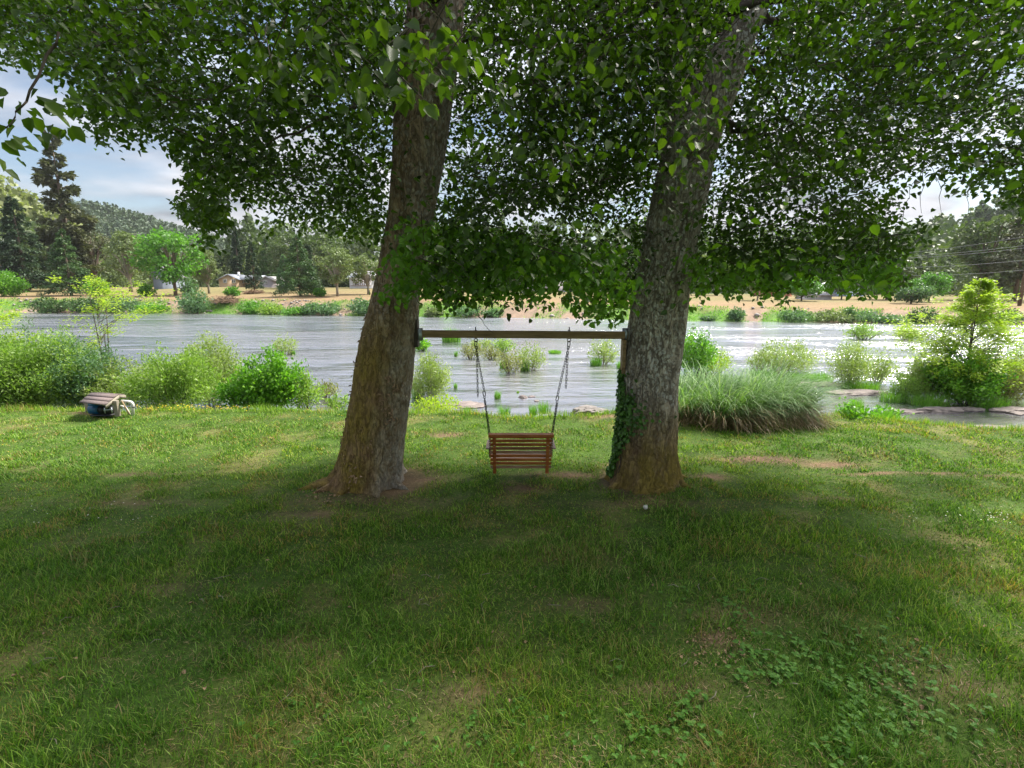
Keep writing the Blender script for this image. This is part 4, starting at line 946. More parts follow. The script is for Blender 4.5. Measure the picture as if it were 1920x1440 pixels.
PL = [(965, 598, 764), (935, 602, 760), (915, 615, 757), (900, 624, 754), (870, 633, 756), (835, 641, 758), (790, 649, 763), (740, 658, 769), (700, 664, 773), (653, 673, 778), (600, 686, 784), (520, 705, 792), (450, 718, 806), (400, 727, 817), (300, 735, 834), (220, 739, 846), (140, 746, 858), (80, 756, 866), (0, 765, 872)]
PR = [(960, 1120, 1294), (932, 1127, 1288), (915, 1134, 1281), (900, 1140, 1275), (850, 1152, 1268), (800, 1156, 1268), (700, 1165, 1273), (600, 1178, 1286), (500, 1196, 1296), (430, 1210, 1312), (380, 1219, 1323), (300, 1236, 1338), (240, 1252, 1355), (190, 1275, 1374), (140, 1304, 1391), (90, 1336, 1408), (40, 1366, 1430), (0, 1390, 1448)]
tl, profL = trunkmesh('trunk', PL, YL, M['barkL'], treeL, 1, .75, top_ext=[(10.5, -1.2, .42), (13, -1.0, .3)])
tr_, profR = trunkmesh('trunk', PR, YR, M['barkR'], treeR, 2, .6, top_ext=[(10.5, 5.0, .22), (13, 6.2, .15)])

# limbs
def limb(mb, p0, p1, p2, r0, r1, n=10, sides=8, wob=.12, seed=0):
    r = np.random.default_rng(seed); p0, p1, p2 = map(np.array, (p0, p1, p2)); pts = []; rad = []
    for k in range(n + 1):
        t_ = k / n; pts.append((1 - t_) ** 2 * p0 + 2 * t_ * (1 - t_) * p1 + t_ ** 2 * p2 + (r.normal(0, wob, 3) if 0 < k < n else 0) * np.array([1, 1, .6])); rad.append(r0 + (r1 - r0) * t_ ** .8)
    mb.tube(pts, rad, sides, True, .5); return pts
LIMBS = {'L': MB(), 'R': MB()}
ctr = {'L': (-1.45, YL), 'R': (2.9, YR)}
twl = {'L': [], 'R': []}
lr = np.random.default_rng(99)
s0_ = at_y(1292, 300, YR); s1_ = at_y(1262, 130, YR + .3); st_ = MB(); limb(st_, s0_, s1_, (s1_.x - .3, YR + .6, 11.5), .47, .25, 26, 28, .015, 8); st_.build('stem', M['barkR'], treeR, True)
fork = at_y(1345, 200, YR); ftop = at_y(1400, 84, YR); ft2 = at_y(1470, -60, YR + .2)
# crown foliage. The crown is carved where the photograph shows sky between its hanging sprays.
lx = [-200, 0, 60, 100, 140, 180, 210, 260, 300, 318, 328, 336, 360, 400, 422, 436, 455, 480, 520, 560, 600, 640, 680, 720, 760, 800, 860, 900, 950, 1000, 1040, 1060, 1100, 1140, 1180, 1200, 1280, 1300, 1330, 1360, 1400, 1440, 1480, 1512, 1560, 1600, 1640, 1690, 1712, 1745, 1770, 1800, 1850, 1900, 1930, 2200]
ly = [130, 140, 150, 200, 240, 272, 288, 280, 272, 300, 330, 430, 468, 480, 455, 405, 388, 425, 438, 432, 440, 455, 470, 500, 560, 582, 592, 604, 598, 588, 560, 580, 598, 610, 615, 600, 596, 570, 562, 582, 568, 576, 592, 545, 556, 566, 572, 552, 492, 468, 446, 404, 396, 420, 440, 460]
HO = [(560, 262, 58, 30, .62), (640, 190, 60, 28, .42), (600, 300, 60, 30, .3), (700, 270, 30, 40, .3), (985, 125, 26, 18, .6), (1008, 412, 56, 22, .85), (950, 420, 40, 25, .6), (500, 400, 45, 24, .6), (560, 350, 60, 30, .35), (1738, 380, 88, 58, .95), (1835, 398, 60, 20, .6), (1903, 140, 34, 30, .75), (1885, 255, 40, 20, .55), (1815, 250, 40, 20, .35),
      (1560, 170, 70, 30, .25), (40, 150, 60, 30, .5), (110, 160, 50, 35, .45), (1440, 110, 40, 14, .3), (1230, 340, 0.1, .1, 0), (1080, 430, 50, 20, .45), (920, 330, 40, 30, .3), (1500, 420, 60, 30, .25), (240, 130, 60, 30, .22), (390, 110, 30, 25, .3), (1640, 440, 40, 30, .3)]
def mask(px, py, j):
    px = px + (fbm(px * .02, py * .05, 92, 3) - .5) * 70
    lo = np.interp(px, lx, ly) + (fbm(px * .035, py * .02, 91, 3) - .5) * 80
    m_ = 1 - sstep(-70, 10, py - lo) ** 1.5
    for cx, cy, rx, ry, s_ in HO: m_ = m_ * (1 - s_ * np.exp(-((((px - cx) / rx) ** 2 + ((py - cy) / ry) ** 2)) ** 1.5))
    return m_
def xtrunk(px, py):
    l = np.interp(-py, [-p[0] for p in PL], [p[1] for p in PL]); r = np.interp(-py, [-p[0] for p in PL], [p[2] for p in PL])
    l2 = np.interp(-py, [-p[0] for p in PR], [p[1] for p in PR]); r2 = np.interp(-py, [-p[0] for p in PR], [p[2] for p in PR])
    return ((px > l - 6) & (px < r + 6)) | ((px > l2 - 6) & (px < r2 + 30))
def hidden_ok(p):
    a, b, d = proj(np.array([p])); a, b, d = a[0], b[0], d[0]
    if d != d or a < -100 or a > 2020 or b < -60 or b > 900: return True
    return mask(np.array([a]), np.array([b + 12]), 0)[0] > .7
for k, (tname, nlimb) in enumerate((('L', 16), ('R', 18))):
    cx, cy = ctr[tname]
    for q in range(nlimb):
        az = 2 * math.pi * (q + lr.random() * .7) / nlimb * 1.0 + k; z0 = lr.uniform(7.3, 11.0); ln = lr.uniform(4.5, 8.5)
        ex = cx + math.cos(az) * ln * 1.25; ey = cy + math.sin(az) * ln * .95
        ez = z0 + lr.uniform(-.8, 1.2)
        if not hidden_ok(np.array([ex, ey, ez])): continue
        pts = limb(LIMBS[tname], (cx, cy, z0), ((cx + ex) / 2, (cy + ey) / 2, z0 + lr.uniform(.8, 2.2)), (ex, ey, ez), lr.uniform(.07, .13), .018, 12, 7, .13, 100 * k + q)
        for w in range(7):
            i0 = lr.integers(3, 12); b = np.array(pts[i0]); a2 = az + lr.normal(0, .8); l2 = lr.uniform(1.0, 2.6)
            e2 = b + np.array([math.cos(a2) * l2, math.sin(a2) * l2, lr.uniform(-1.3, .2)])
            if hidden_ok(e2): limb(LIMBS[tname], b, (b + e2) / 2 + [0, 0, .25], e2, .028, .007, 7, 4, .07, 1000 * k + 10 * q + w)

cr = np.random.default_rng(2024)
CROWN = {'L': MB(), 'R': MB()}; LOW = {'L': MB(), 'R': MB()}
def keepf(P, px, py, dep, m_thr=None):
    inside = (~np.isnan(dep)) & (px > -150) & (px < 2070) & (py > -120) & (py < 800)
    mk = mask(px, py, 0)
    ok = ~inside | (cr.random(len(P)) < mk)
    near = inside & (dep < 6.2) & (py > -60); ok &= ~(near & (cr.random(len(P)) > .10))
    tk = inside & (P[:, 1] < 9.5) & xtrunk(px, py); ok &= ~(tk & (cr.random(len(P)) > .16))
    return ok
def spray(C, nl, L, size, tree_split, spread=(.30, .30, .13)):
    n = len(C); K = nl
    P = np.repeat(C, K, 0) + cr.normal(size=(n * K, 3)) * spread
    az0 = np.repeat(cr.uniform(0, 6.283, n), K) + cr.normal(0, .9, n * K)
    D = np.stack([np.cos(az0), np.sin(az0), cr.normal(-.45, .35, n * K)], 1); N = unit(cr.normal(0, .45, (n * K, 3)) + [0, 0, 1])
    Lq = size * cr.uniform(.65, 1.25, n * K); rn = np.clip(np.repeat(cr.random(n), K) * .5 + cr.random(n * K) * .5, 0, 1)
    px, py, dep = proj(P); ok = keepf(P, px, py, dep)
    side = np.repeat(tree_split, K)
    for s_, key in ((True, 'L'), (False, 'R')):
        k_ = ok & (side == s_); leaves(CROWN[key], P[k_], D[k_], N[k_], Lq[k_], Lq[k_] * .72, rn[k_])
    return ok.reshape(n, K).sum(1)
def sample_frame(n):
    px = cr.uniform(-140, 2060, n * 2); py = cr.uniform(-110, 620, n * 2)
    Yd = (cr.uniform(4.0 ** 3, 12.2 ** 3, n * 2)) ** (1 / 3)
    u = (px - 960) / FPX; v = (720 - py) / FPX
    d = np.stack([u, v * sp + cp, v * cp - sp], 1); P = np.array([0, 0, CH]) + d * (Yd / d[:, 1])[:, None]
    cl = fbm(P[:, 0] * .8 + P[:, 1] * .35, P[:, 2] * 1.3 + P[:, 1] * .5, 55, 3)
    ok = (cr.random(len(P)) < mask(px, py, 0)) & (P[:, 2] > 2.9) & (P[:, 2] < 11.5) & (cl > .38 + .12 * cr.random(len(P)))
    return P[ok][:n]
C1 = sample_frame(9600)
sp1 = (C1[:, 0] + cr.normal(0, 1.0, len(C1))) < .7
cnt = spray(C1, 16, .09, .095, sp1)
for c, n_, s_ in zip(C1, cnt, sp1):
    if n_ > 12 and cr.random() < .6:
        a = cr.uniform(0, 6.283); l_ = cr.uniform(.35, .7); ends_ = [c + [math.cos(a) * l_, math.sin(a) * l_, .25 * l_], c - [math.cos(a) * l_ * .7, math.sin(a) * l_ * .7, .25 * l_]]
        if all(hidden_ok(q_) for q_ in ends_): LIMBS['L' if s_ else 'R'].tube([c + [math.cos(a) * l_, math.sin(a) * l_, .25 * l_], c + [0, 0, .04], c - [math.cos(a) * l_ * .7, math.sin(a) * l_ * .7, .25 * l_]], [.010, .006, .003], 3, False, .5)
# overhead crown, out of the frame, that shades the near lawn
n = 3700; C2 = np.stack([cr.uniform(-15, 21, n), cr.uniform(-8, 9.5, n), cr.uniform(6.0, 10.0, n)], 1)
rr_ = np.minimum(((C2[:, 0] - .5) / 15) ** 2 + ((C2[:, 1] + .5) / 7.6) ** 2, ((C2[:, 0] - 13) / 8) ** 2 + ((C2[:, 1] - 3) / 6.0) ** 2); C2 = C2[rr_ < 1]
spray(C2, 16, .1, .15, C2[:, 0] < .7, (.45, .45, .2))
# low sprays, light painted into leaf tones, across the mossy trunk and beside it
def low_spray(pxs, pys, Yr, n, size, key, K=9, mk=None, sg=(.13, .13, .10), dst=None):
    u = cr.uniform(*pxs, n); v = cr.uniform(*pys, n); Yd = cr.uniform(*Yr, n)
    C = np.array([list(at_y(a, b, c)) for a, b, c in zip(u, v, Yd)])
    P = np.repeat(C, K, 0) + cr.normal(size=(n * K, 3)) * sg; N_ = len(P)
    az = cr.uniform(0, 6.283, N_); D = np.stack([np.cos(az), np.sin(az), cr.normal(-.7, .4, N_)], 1); px, py, dep = proj(P)
    ok = cr.random(N_) < mask(px, py, 0) if mk is None else mk(px, py)
    L = size * cr.uniform(.7, 1.25, N_); mb_ = (dst or LOW)[key]
    leaves(mb_, P[ok], D[ok], unit(cr.normal(0, .5, (N_, 3)) + [0, -.4, 1])[ok], L[ok], L[ok] * .68, np.clip(cr.random(N_) * .6 + .45, 0, 1)[ok])
    for c in C[::2]:
        a = cr.uniform(0, 6.283)
        if not (hidden_ok(c) and hidden_ok(c + [math.cos(a) * .25, math.sin(a) * .25, .22]) and hidden_ok(c - [math.cos(a) * .15, math.sin(a) * .15, .1])): continue
        LIMBS[key].tube([c + [math.cos(a) * .25, math.sin(a) * .25, .22], c, c - [math.cos(a) * .15, math.sin(a) * .15, .1]], [.006, .004, .002], 3, False, .5)
inm = lambda f: (lambda px, py: f(px, py))
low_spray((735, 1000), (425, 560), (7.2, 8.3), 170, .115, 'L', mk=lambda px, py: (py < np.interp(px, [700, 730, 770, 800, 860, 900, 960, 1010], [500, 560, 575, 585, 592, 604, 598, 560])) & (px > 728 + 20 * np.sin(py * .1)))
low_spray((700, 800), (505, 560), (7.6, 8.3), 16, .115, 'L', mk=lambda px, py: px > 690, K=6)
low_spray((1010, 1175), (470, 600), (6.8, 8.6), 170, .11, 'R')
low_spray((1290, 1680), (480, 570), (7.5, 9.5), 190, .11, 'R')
low_spray((330, 700), (380, 450), (7.5, 9.5), 60, .10, 'L', dst=CROWN)
low_spray((335, 425), (300, 475), (7, 9), 45, .10, 'L', dst=CROWN)
low_spray((480, 900), (60, 190), (3.6, 5.0), 60, .115, 'L', mk=lambda px, py: py < 200 + 30 * np.sin(px * .05), K=6, sg=(.10, .10, .07), dst=CROWN)
low_spray((900, 1340), (60, 330), (4.2, 6.0), 60, .10, 'R', mk=lambda px, py: (py < 420), K=5, sg=(.09, .09, .07), dst=CROWN)
low_spray((-10, 140), (165, 280), (3.6, 4.4), 14, .11, 'L', mk=lambda px, py: (py < 292 - px * .35) & (px < 160), K=6, sg=(.13, .1, .07), dst=CROWN)
low_spray((-20, 30), (290, 305), (3.8, 4.0), 1, .12, 'L', mk=lambda px, py: py < 320, K=4, dst=CROWN)
low_spray((1240, 1330), (180, 420), (7.0, 7.6), 26, .09, 'R', mk=lambda px, py: py < 440, K=5, dst=CROWN)
a0 = at_y(110, 60, 4.2); a1 = at_y(50, 190, 4.0); a2 = at_y(10, 240, 3.9)
limb(LIMBS['L'], a0, (a0 + a1) / 2, a1, .012, .008, 6, 5, .02, 1); limb(LIMBS['L'], a1, (a1 + a2) / 2, a2, .008, .004, 5, 5, .02, 2)
a0 = at_y(740, 155, YL); a1 = at_y(620, 220, 7.8); a2 = at_y(500, 270, 7.2); limb(LIMBS['L'], a0, a1, a2, .045, .012, 10, 7, .03, 3)
for (xa, ya, xb, yb, xc, yc) in ((1310, 110, 1230, 250, 1235, 420), (1330, 190, 1420, 300, 1540, 350), (1340, 230, 1450, 260, 1600, 300), (1395, 120, 1500, 240, 1560, 360), (1360, 90, 1480, 110, 1640, 130), (1130, 60, 1090, 200, 1060, 420), (1010, 60, 985, 250, 1040, 400)):
    limb(LIMBS['R'], at_y(xa, ya, YR + .4), at_y(xb, yb, YR + .8), at_y(xc, yc, YR + 1.4), .055, .012, 12, 6, .05, xa)
for (xa, ya, xb, yb, xc, yc) in ((1735, 270, 1730, 330, 1728, 400), (1735, 300, 1770, 330, 1765, 400), (1740, 310, 1700, 350, 1690, 420), (1830, 290, 1822, 330, 1815, 400), (905, 560, 885, 590, 925, 625), (885, 545, 890, 580, 905, 600)):
    limb(LIMBS['R' if xa > 1000 else 'L'], at_y(xa, ya, 7.5), at_y(xb, yb, 7.5), at_y(xc, yc, 7.5), .006, .003, 8, 4, .02, xa)
LIMBS['L'].build('branches', M['bark'], treeL, True); LIMBS['R'].build('branches', M['bark'], treeR, True)
LOW['L'].build('low_foliage', M['lit_tint'], treeL); LOW['R'].build('low_foliage', M['lit_tint'], treeR); CROWN['L'].build('crown', M['canopy'], treeL); CROWN['R'].build('crown', M['canopy'], treeR)

def surf(prof, Y, z, th, out_=1.02):
    zz, X, R = prof; x = np.interp(z, zz, X); r = np.interp(z, zz, R); return np.array([x + math.cos(th) * r * out_, Y + math.sin(th) * r * .95 * out_, z])
# ivy on the right trunk
iv = np.random.default_rng(31); Pq = []; Dq = []; Nq = []
st = MB()
for k in range(1500):
    z = iv.uniform(.15, 2.2); wdt = np.interp(z, [.15, .5, .9, 1.35, 1.6, 1.9, 2.2], [.02, .10, .35, .8, .62, .15, .05])
    th = math.pi + .28 + abs(iv.normal(0, .5)) * wdt * 1.3 - .35 * iv.random()
    if iv.random() < .06 and z > 1: th += .9 * iv.random()
    p_ = surf(profR, YR, z, th, 1.05 + .05 * iv.random()); n_ = np.array([math.cos(th), math.sin(th), .15])
    Pq.append(p_); Nq.append(n_ + iv.normal(0, .35, 3)); Dq.append(np.array([iv.normal(0, .6), iv.normal(0, .3), -1 + iv.normal(0, .4)]))
mb = MB(); leaves(mb, np.array(Pq), np.array(Dq), unit(np.array(Nq)), .075 * iv.uniform(.6, 1.2, len(Pq)), .07, iv.random(len(Pq)))
e = empty('ivy', (1.95, YR - .4, .3), 'green ivy climbing the left side of the lichen spotted trunk', 'ivy')
mb.build('foliage', M['ivy'], e)
for q in range(7):
    th0 = math.pi + .1 + .35 * iv.random(); pts = [surf(profR, YR, z, th0 + .12 * math.sin(z * 5 + q), 1.03) for z in np.linspace(.05, 1.9, 16)]; st.tube(pts, .007, 4, False)
st.build('stems', M['bark'], e)
# dead curled leaves and shoots on the mossy trunk
mb = MB(); Pq = []; Dq = []; Nq = []
for (pz, pth, n_, sg) in ((1.75, -1.35, 34, .09), (1.5, -1.1, 40, .10), (1.9, -.95, 20, .07), (1.35, -1.0, 30, .08), (.95, -1.55, 16, .07), (2.4, -3.0, 30, .2), (1.6, -3.0, 30, .2), (3.0, -2.9, 30, .25), (1.0, -2.95, 20, .15), (2.1, -1.2, 18, .05), (.45, -2.0, 50, .16), (.3, -1.9, 50, .16)):
    for _ in range(n_):
        z = pz + iv.normal(0, sg); th = pth + iv.normal(0, sg * 1.3); Pq.append(surf(profL, YL, z, th, 1.03)); Nq.append(np.array([math.cos(th), math.sin(th), .2]) + iv.normal(0, .6, 3)); Dq.append(iv.normal(0, 1, 3) + [0, 0, -.6])
leaves(mb, np.array(Pq), np.array(Dq), unit(np.array(Nq)), .07, .03, iv.random(len(Pq)), fold=.5)
tag(mb.build('dead_creeper_leaves', M['dryleaf']), 'curled brown dead leaves clinging to the mossy trunk', 'dead leaves', None, 'stuff')
# roots at the base of the mossy trunk
for (th, ln, r0) in ((-2.75, .75, .13), (-2.45, .55, .10), (-.45, .35, .09), (-1.1, .25, .09), (-2.0, .30, .10), (3.3, .6, .1)):
    a = surf(profL, YL, .22, th, .85); b = surf(profL, YL, 0.0, th, 1.05); c = b + np.array([math.cos(th), math.sin(th), 0]) * ln; c[2] = -.05
    mb = MB(); mb.tube([a, (a + b) / 2 + [0, 0, .02], b + [0, 0, .05], (b + c) / 2 + [0, 0, .03], c], [r0 * 1.3, r0 * 1.2, r0, r0 * .6, .02], 10); mb.build('root', M['barkL'], treeL, True)
for (th, ln, r0) in ((-2.6, .30, .10), (-.5, .30, .09), (-1.5, .2, .08), (-2.0, .2, .08), (.2, .3, .08)):
    a = surf(profR, YR, .2, th, .85); b = surf(profR, YR, 0.0, th, 1.02); c = b + np.array([math.cos(th), math.sin(th), 0]) * ln; c[2] = -.05
    mb = MB(); mb.tube([a, (a + b) / 2 + [0, 0, .02], b + [0, 0, .04], (b + c) / 2 + [0, 0, .02], c], [r0 * 1.3, r0 * 1.1, r0, r0 * .6, .02], 10); mb.build('root', M['barkR'], treeR, True)

# ------------------------------------------------------------------ beam and swing
def woodmat(name, cols, rough=.5, gscale=(1.2, 14, 14), spec=.4):
    m, t, o = newmat(name); co = t.nodes.new('ShaderNodeTexCoord').outputs['Object']; a = attr(t)
    gr = tnoise(t, 2.2, 7, .65, co, .5, gscale); bl = tnoise(t, 2.0, 3, .5, co)
    f = mth(t, 'ADD', mth(t, 'MULTIPLY', gr, .6), mth(t, 'ADD', mth(t, 'MULTIPLY', bl, .25), mth(t, 'MULTIPLY', a.outputs['Fac'], .18)))
    c = ramp(t, f, cols); princ(t, o, c, rough, bump(t, gr, .3, .004), spec=spec); return m
M['swingworn'] = woodmat('faded cedar', [(.36, (.12, .045, .02)), (.5, (.28, .13, .06)), (.6, (.34, .22, .15)), (.74, (.46, .36, .28))], .55)
M['beam'] = woodmat('weathered beam wood', [(.36, (.12, .075, .035)), (.52, (.25, .165, .08)), (.68, (.38, .27, .14))], .8)
M['swing'] = woodmat('varnished cedar', [(.36, (.15, .036, .010)), (.54, (.36, .12, .03)), (.74, (.55, .25, .09))], .42)
M['swinggrey'] = woodmat('worn cedar', [(.36, (.16, .10, .07)), (.54, (.30, .21, .16)), (.74, (.45, .36, .30))], .6)
YB = 9.3
bl = at_y(790, 626, YB); br = at_y(1176, 628.5, YB)
beam = empty('swing_beam', (bl.x, YB, bl.z), 'long brown wooden beam fixed between the two tree trunks', 'beam')
import bmesh
def bevbox(name, c, sz, R, m, parent, bev=.006, rnd=.5, seg=2):
    bm = bmesh.new(); bmesh.ops.create_cube(bm, size=1)
    for v in bm.verts: v.co = Vector((v.co.x * sz[0], v.co.y * sz[1], v.co.z * sz[2]))
    bmesh.ops.bevel(bm, geom=list(bm.edges), offset=bev, segments=seg, affect='EDGES', profile=.6)
    off = Vector((0, 0, 0)); q = parent
    while q is not None: off += q.location; q = q.parent
    for v in bm.verts: v.co = (R @ v.co if R is not None else v.co) + Vector(c) - off
    me = bpy.data.meshes.new(name); bm.to_mesh(me); bm.free()
    a = me.attributes.new('rnd', 'FLOAT', 'POINT'); a.data.foreach_set('value', np.full(len(me.vertices), rnd, np.float32))
    return link(name, me, m, parent)
mid = (bl + br) / 2; ang = math.atan2(br.z - bl.z, br.x - bl.x); Rb = Matrix.Rotation(-ang, 3, 'Y')
bevbox('timber', mid, ((br - bl).length + .06, .09, .135), Rb, M['beam'], beam, .014)
def eyebolt(px):
    p = at_y(px, 627, YB); mb = MB(); zt = at_y(px, 613, YB).z; zb = p.z - .075
    mb.tube([(p.x, YB, zt), (p.x, YB, zb)], .011, 8); mb.tube([(p.x, YB, p.z + .068), (p.x, YB, p.z + .076)], .028, 8)
    pts = [(p.x + .032 * math.sin(a), YB, zb - .030 + .032 * math.cos(a)) for a in np.linspace(0, 2 * math.pi, 15)]; mb.tube(pts, .008, 6, False)
    mb.build('eyebolt', M['chain'], beam); return Vector((p.x, YB, zb - .055))
eL = eyebolt(892); eR = eyebolt(1067)
for (px, s) in ((787, -1), (1173, 1)):
    p = at_y(px, 626, YB); mb = MB(); mb.box((p.x, YB - .055, p.z - .01), (.10 if s < 0 else .04, .006, .22 if s < 0 else .15)); mb.box((p.x, YB + .055, p.z - .01), (.10, .006, .22)); mb.box((p.x, YB, p.z - .1175), (.10, .104, .006))
    mb.box((p.x + s * .045, YB - .07, p.z), (.006, .03, .22)); mb.build('bracket', M['steel'], beam)
pL = at_y(781, 622, YB); bevbox('mounting_board', (pL.x + .0, YB, pL.z - .02), (.07, .2, .50), None, M['bark'], beam)
pR = at_y(1168, 668, YB); bevbox('mounting_board', (pR.x, YB - .02, pR.z), (.06, .2, .62), None, M['beam'], beam)

# swing bench, back towards the camera
top = at_y(977, 812, YB - .18)
bw = (at_y(1038, 812, YB - .18).x - at_y(916, 812, YB - .18).x)
bx = top.x; seatz = at_y(977, 868, YB - .05).z; swing = empty('swing_bench', (bx, YB, seatz), 'reddish brown slatted wooden bench swing hanging on chains from the beam', 'swing bench')
zb_top = top.z; ztop = zb_top; zlow = at_y(977, 882, YB - .0).z
yt, yb = YB - .24, YB - .06                     # the back leans towards the camera at its top
tilt = math.atan2(yt - yb, ztop - zlow); Rt = Matrix.Rotation(-tilt, 3, 'X')
def on_back(s, u, off=0): # s along the back from the bottom (0) to the top (1)
    return Vector((bx + u, yb + (yt - yb) * s, zlow + (ztop - zlow) * s)) + Rt @ Vector((0, off, 0))
bevbox('top_rail', on_back(.965, 0), (bw, .085, .062), Rt, M['swing'], swing, .006, .7)
back = empty('backrest', (0, 0, 0), None, None) if False else None
hb = (ztop - zlow)
sl_n = 9
for i in range(sl_n):
    s = .10 + i * (.80 / (sl_n - 1)); bevbox('back_slat', on_back(s, 0, .035), (bw - .05, .018, .058), Rt, M['swing'] if i not in (0, 4, 5) else M['swingworn'], swing, .003, random.uniform(.2, .9))
for u in (-bw / 2 + .105, bw / 2 - .105):
    bevbox('back_post', on_back(.46, u, .0), (.062, .045, hb * 1.02), Rt, M['swing'], swing, .004, .3)
    mb = MB(); c = on_back(.72, u, -.026); mb.tube([c, c + Vector((0, -.012, 0))], .009, 8); mb.build('bolt', M['steel'], swing)
seat_y0, seat_y1 = yb + .02, yb + .52
for i in range(7):
    y = seat_y0 + .05 + i * .072; bevbox('seat_slat', (bx, y, seatz + .02 + .018 * abs(i - 3) / 3), (bw - .04, .058, .02), None, M['swinggrey'] if i > 1 else M['swing'], swing, .003, random.random())
for u in (-bw / 2 + .09, bw / 2 - .09):
    bevbox('seat_support', (bx + u, (seat_y0 + seat_y1) / 2, seatz - .03), (.045, .52, .075), None, M['swing'], swing, .004, .3)
    sx_ = math.copysign(bw / 2 + .005, u)
    bevbox('arm_post', (bx + sx_ * .99, seat_y1 - .07, seatz + .13), (.045, .06, .30), None, M['swing'], swing, .004, .5)
    bevbox('armrest', (bx + sx_ * 1.02, (seat_y0 + seat_y1) / 2 - .02, seatz + .29), (.085, .52, .026), None, M['swinggrey'], swing, .006, .9)
# chains
def chain(name, pts, parent, L=.062, wd=.019, wr=.0048):
    pts = [Vector(p) for p in pts]; mb = MB(); tot = sum((pts[i + 1] - pts[i]).length for i in range(len(pts) - 1)); step = L - 2 * wr * 1.6; n = max(1, int(tot / step)); d0 = 0
    def atl(d):
        for i in range(len(pts) - 1):
            l = (pts[i + 1] - pts[i]).length
            if d <= l: return pts[i].lerp(pts[i + 1], d / l), (pts[i + 1] - pts[i]).normalized()
            d -= l
        return pts[-1], (pts[-1] - pts[-2]).normalized()
    for k in range(n):
        c, dr = atl((k + .5) * tot / n); a = dr.cross(Vector((0, 1, 0))).normalized(); b = dr.cross(a).normalized(); w = (a if k % 2 == 0 else b); w = (w * .85 + (b if k % 2 == 0 else a) * .5).normalized()
        ring = []
        for q in range(12):
            th = 2 * math.pi * q / 12; y_ = math.cos(th) * wd; x_ = math.sin(th) * (wd) + (L / 2 - wd) * (1 if math.sin(th) > 0 else -1); ring.append(c + w * y_ + dr * x_)
        ring.append(ring[0]); mb.tube(ring, wr, 5, False)
    mb.build(name, M['chain'], parent)
def qlink(c, d, parent, L=.10, w=.022, r=.008):
    c = Vector(c); d = Vector(d).normalized(); s = d.cross(Vector((0, 1, 0))).normalized(); mb = MB()
    ring = [c + s * math.cos(t_) * w + d * (math.sin(t_) * w + (L / 2 - w) * (1 if math.sin(t_) > 0 else -1)) for t_ in np.linspace(0, 2 * math.pi, 17)]
    mb.tube(ring, r, 6, False); mb.build('snap_link', M['chain'], parent)
for (ee, px1, py1, xb, xs, tx, ty) in ((eL, 908, 738, 919, -1, 896, 744), (eR, 1045, 747, 1035, 1, 1061, 728)):
    j = at_y(px1, py1, YB); j.z -= 0
    q0 = ee + Vector((0, 0, -.04)); qlink(q0, (0, 0, 1), swing)
    s0 = ee + Vector((0, 0, -.09)); chain('chain', [s0, j + Vector((0, 0, .05))], swing)
    qlink(j, (j - s0), swing)
    ux = math.copysign(bw / 2 - .02, xs)
    bp = Vector((bx + ux, seat_y0 - .02, seatz + .12)); fp = Vector((bx + ux * 1.04, seat_y1 - .05, seatz + .30))
    chain('chain', [j + Vector((0, 0, -.05)), Vector((bx + ux, yt + .1, ztop - .02)), bp], swing)
    chain('chain', [j + Vector((0, 0, -.05)), fp], swing)
    chain('chain', [s0 + Vector((.012 * -xs, .02, 0)), at_y(tx + (898 - 896) * 0, ty, YB + .02)], swing)

# ------------------------------------------------------------------ pump under its little roof
pp = at_z(205, 779, 0.02); k = pp.y / FPX * 1.03
pc = empty('pump_cover', (pp.x, pp.y, 0), 'small shingled lean-to roof on grey posts over the pump at the left', 'pump cover')
def P2(px, py, dy=0): return at_y(px, py, pp.y + dy)
a = P2(149, 755, -.35); b = P2(197, 760, -.35); c = P2(214, 740, .35); c2 = P2(234, 741, .55); d = P2(170, 739, .55)
ridge_l = P2(171, 737.5, .30); ridge_r = P2(221, 741, .30)
mb = MB(); n3 = 3
for i in range(n3):
    t0 = i / n3; t1 = (i + 1) / n3 + .03
    A0 = a.lerp(ridge_l, t0); B0 = b.lerp(ridge_r, t0); A1 = a.lerp(ridge_l, min(1, t1)); B1 = b.lerp(ridge_r, min(1, t1)); up_ = Vector((0, -.004, .028)); dn = Vector((0, 0, .006 * i))
    V = [A0 + dn, B0 + dn, B1 + dn, A1 + dn, A0 + up_ + dn, B0 + up_ + dn, B1 + up_ * .3 + dn, A1 + up_ * .3 + dn]; mb.add(V, [(3, 2, 1, 0), (4, 5, 6, 7), (0, 1, 5, 4), (1, 2, 6, 5), (2, 3, 7, 6), (3, 0, 4, 7)], random.random())
ea = P2(234, 741, .62); el = P2(186, 737.5, .62)
V = [ridge_l, ridge_r, ea, el]; V = V + [v + Vector((0, 0, .03)) for v in V]; mb.add(V, [(3, 2, 1, 0), (4, 5, 6, 7), (0, 1, 5, 4), (1, 2, 6, 5), (2, 3, 7, 6), (3, 0, 4, 7)])
mb.build('roof', M['shingle'], pc)
mb = MB(); rk = Vector((.035, 0, 0))
for (A, B) in ((b, ridge_r), (ridge_r, ea)):
    V = [A - Vector((0, 0, .09)), B - Vector((0, 0, .09)), B - Vector((0, 0, .0)), A - Vector((0, 0, .0))]; V = V + [v + rk for v in V]; mb.add(V, [(0, 1, 2, 3), (7, 6, 5, 4), (0, 4, 5, 1), (1, 5, 6, 2), (2, 6, 7, 3), (3, 7, 4, 0)])
mb.build('rake_board', M['post'], pc)
for (px, dy_) in ((219, .0), (165, .45)):
    q_ = P2(px, 765, dy_); zt_ = P2(px, 751 if px > 200 else 750, dy_).z; bevbox('post', (q_.x, q_.y, zt_ / 2), (.11, .11, zt_), None, M['post'], pc, .008)
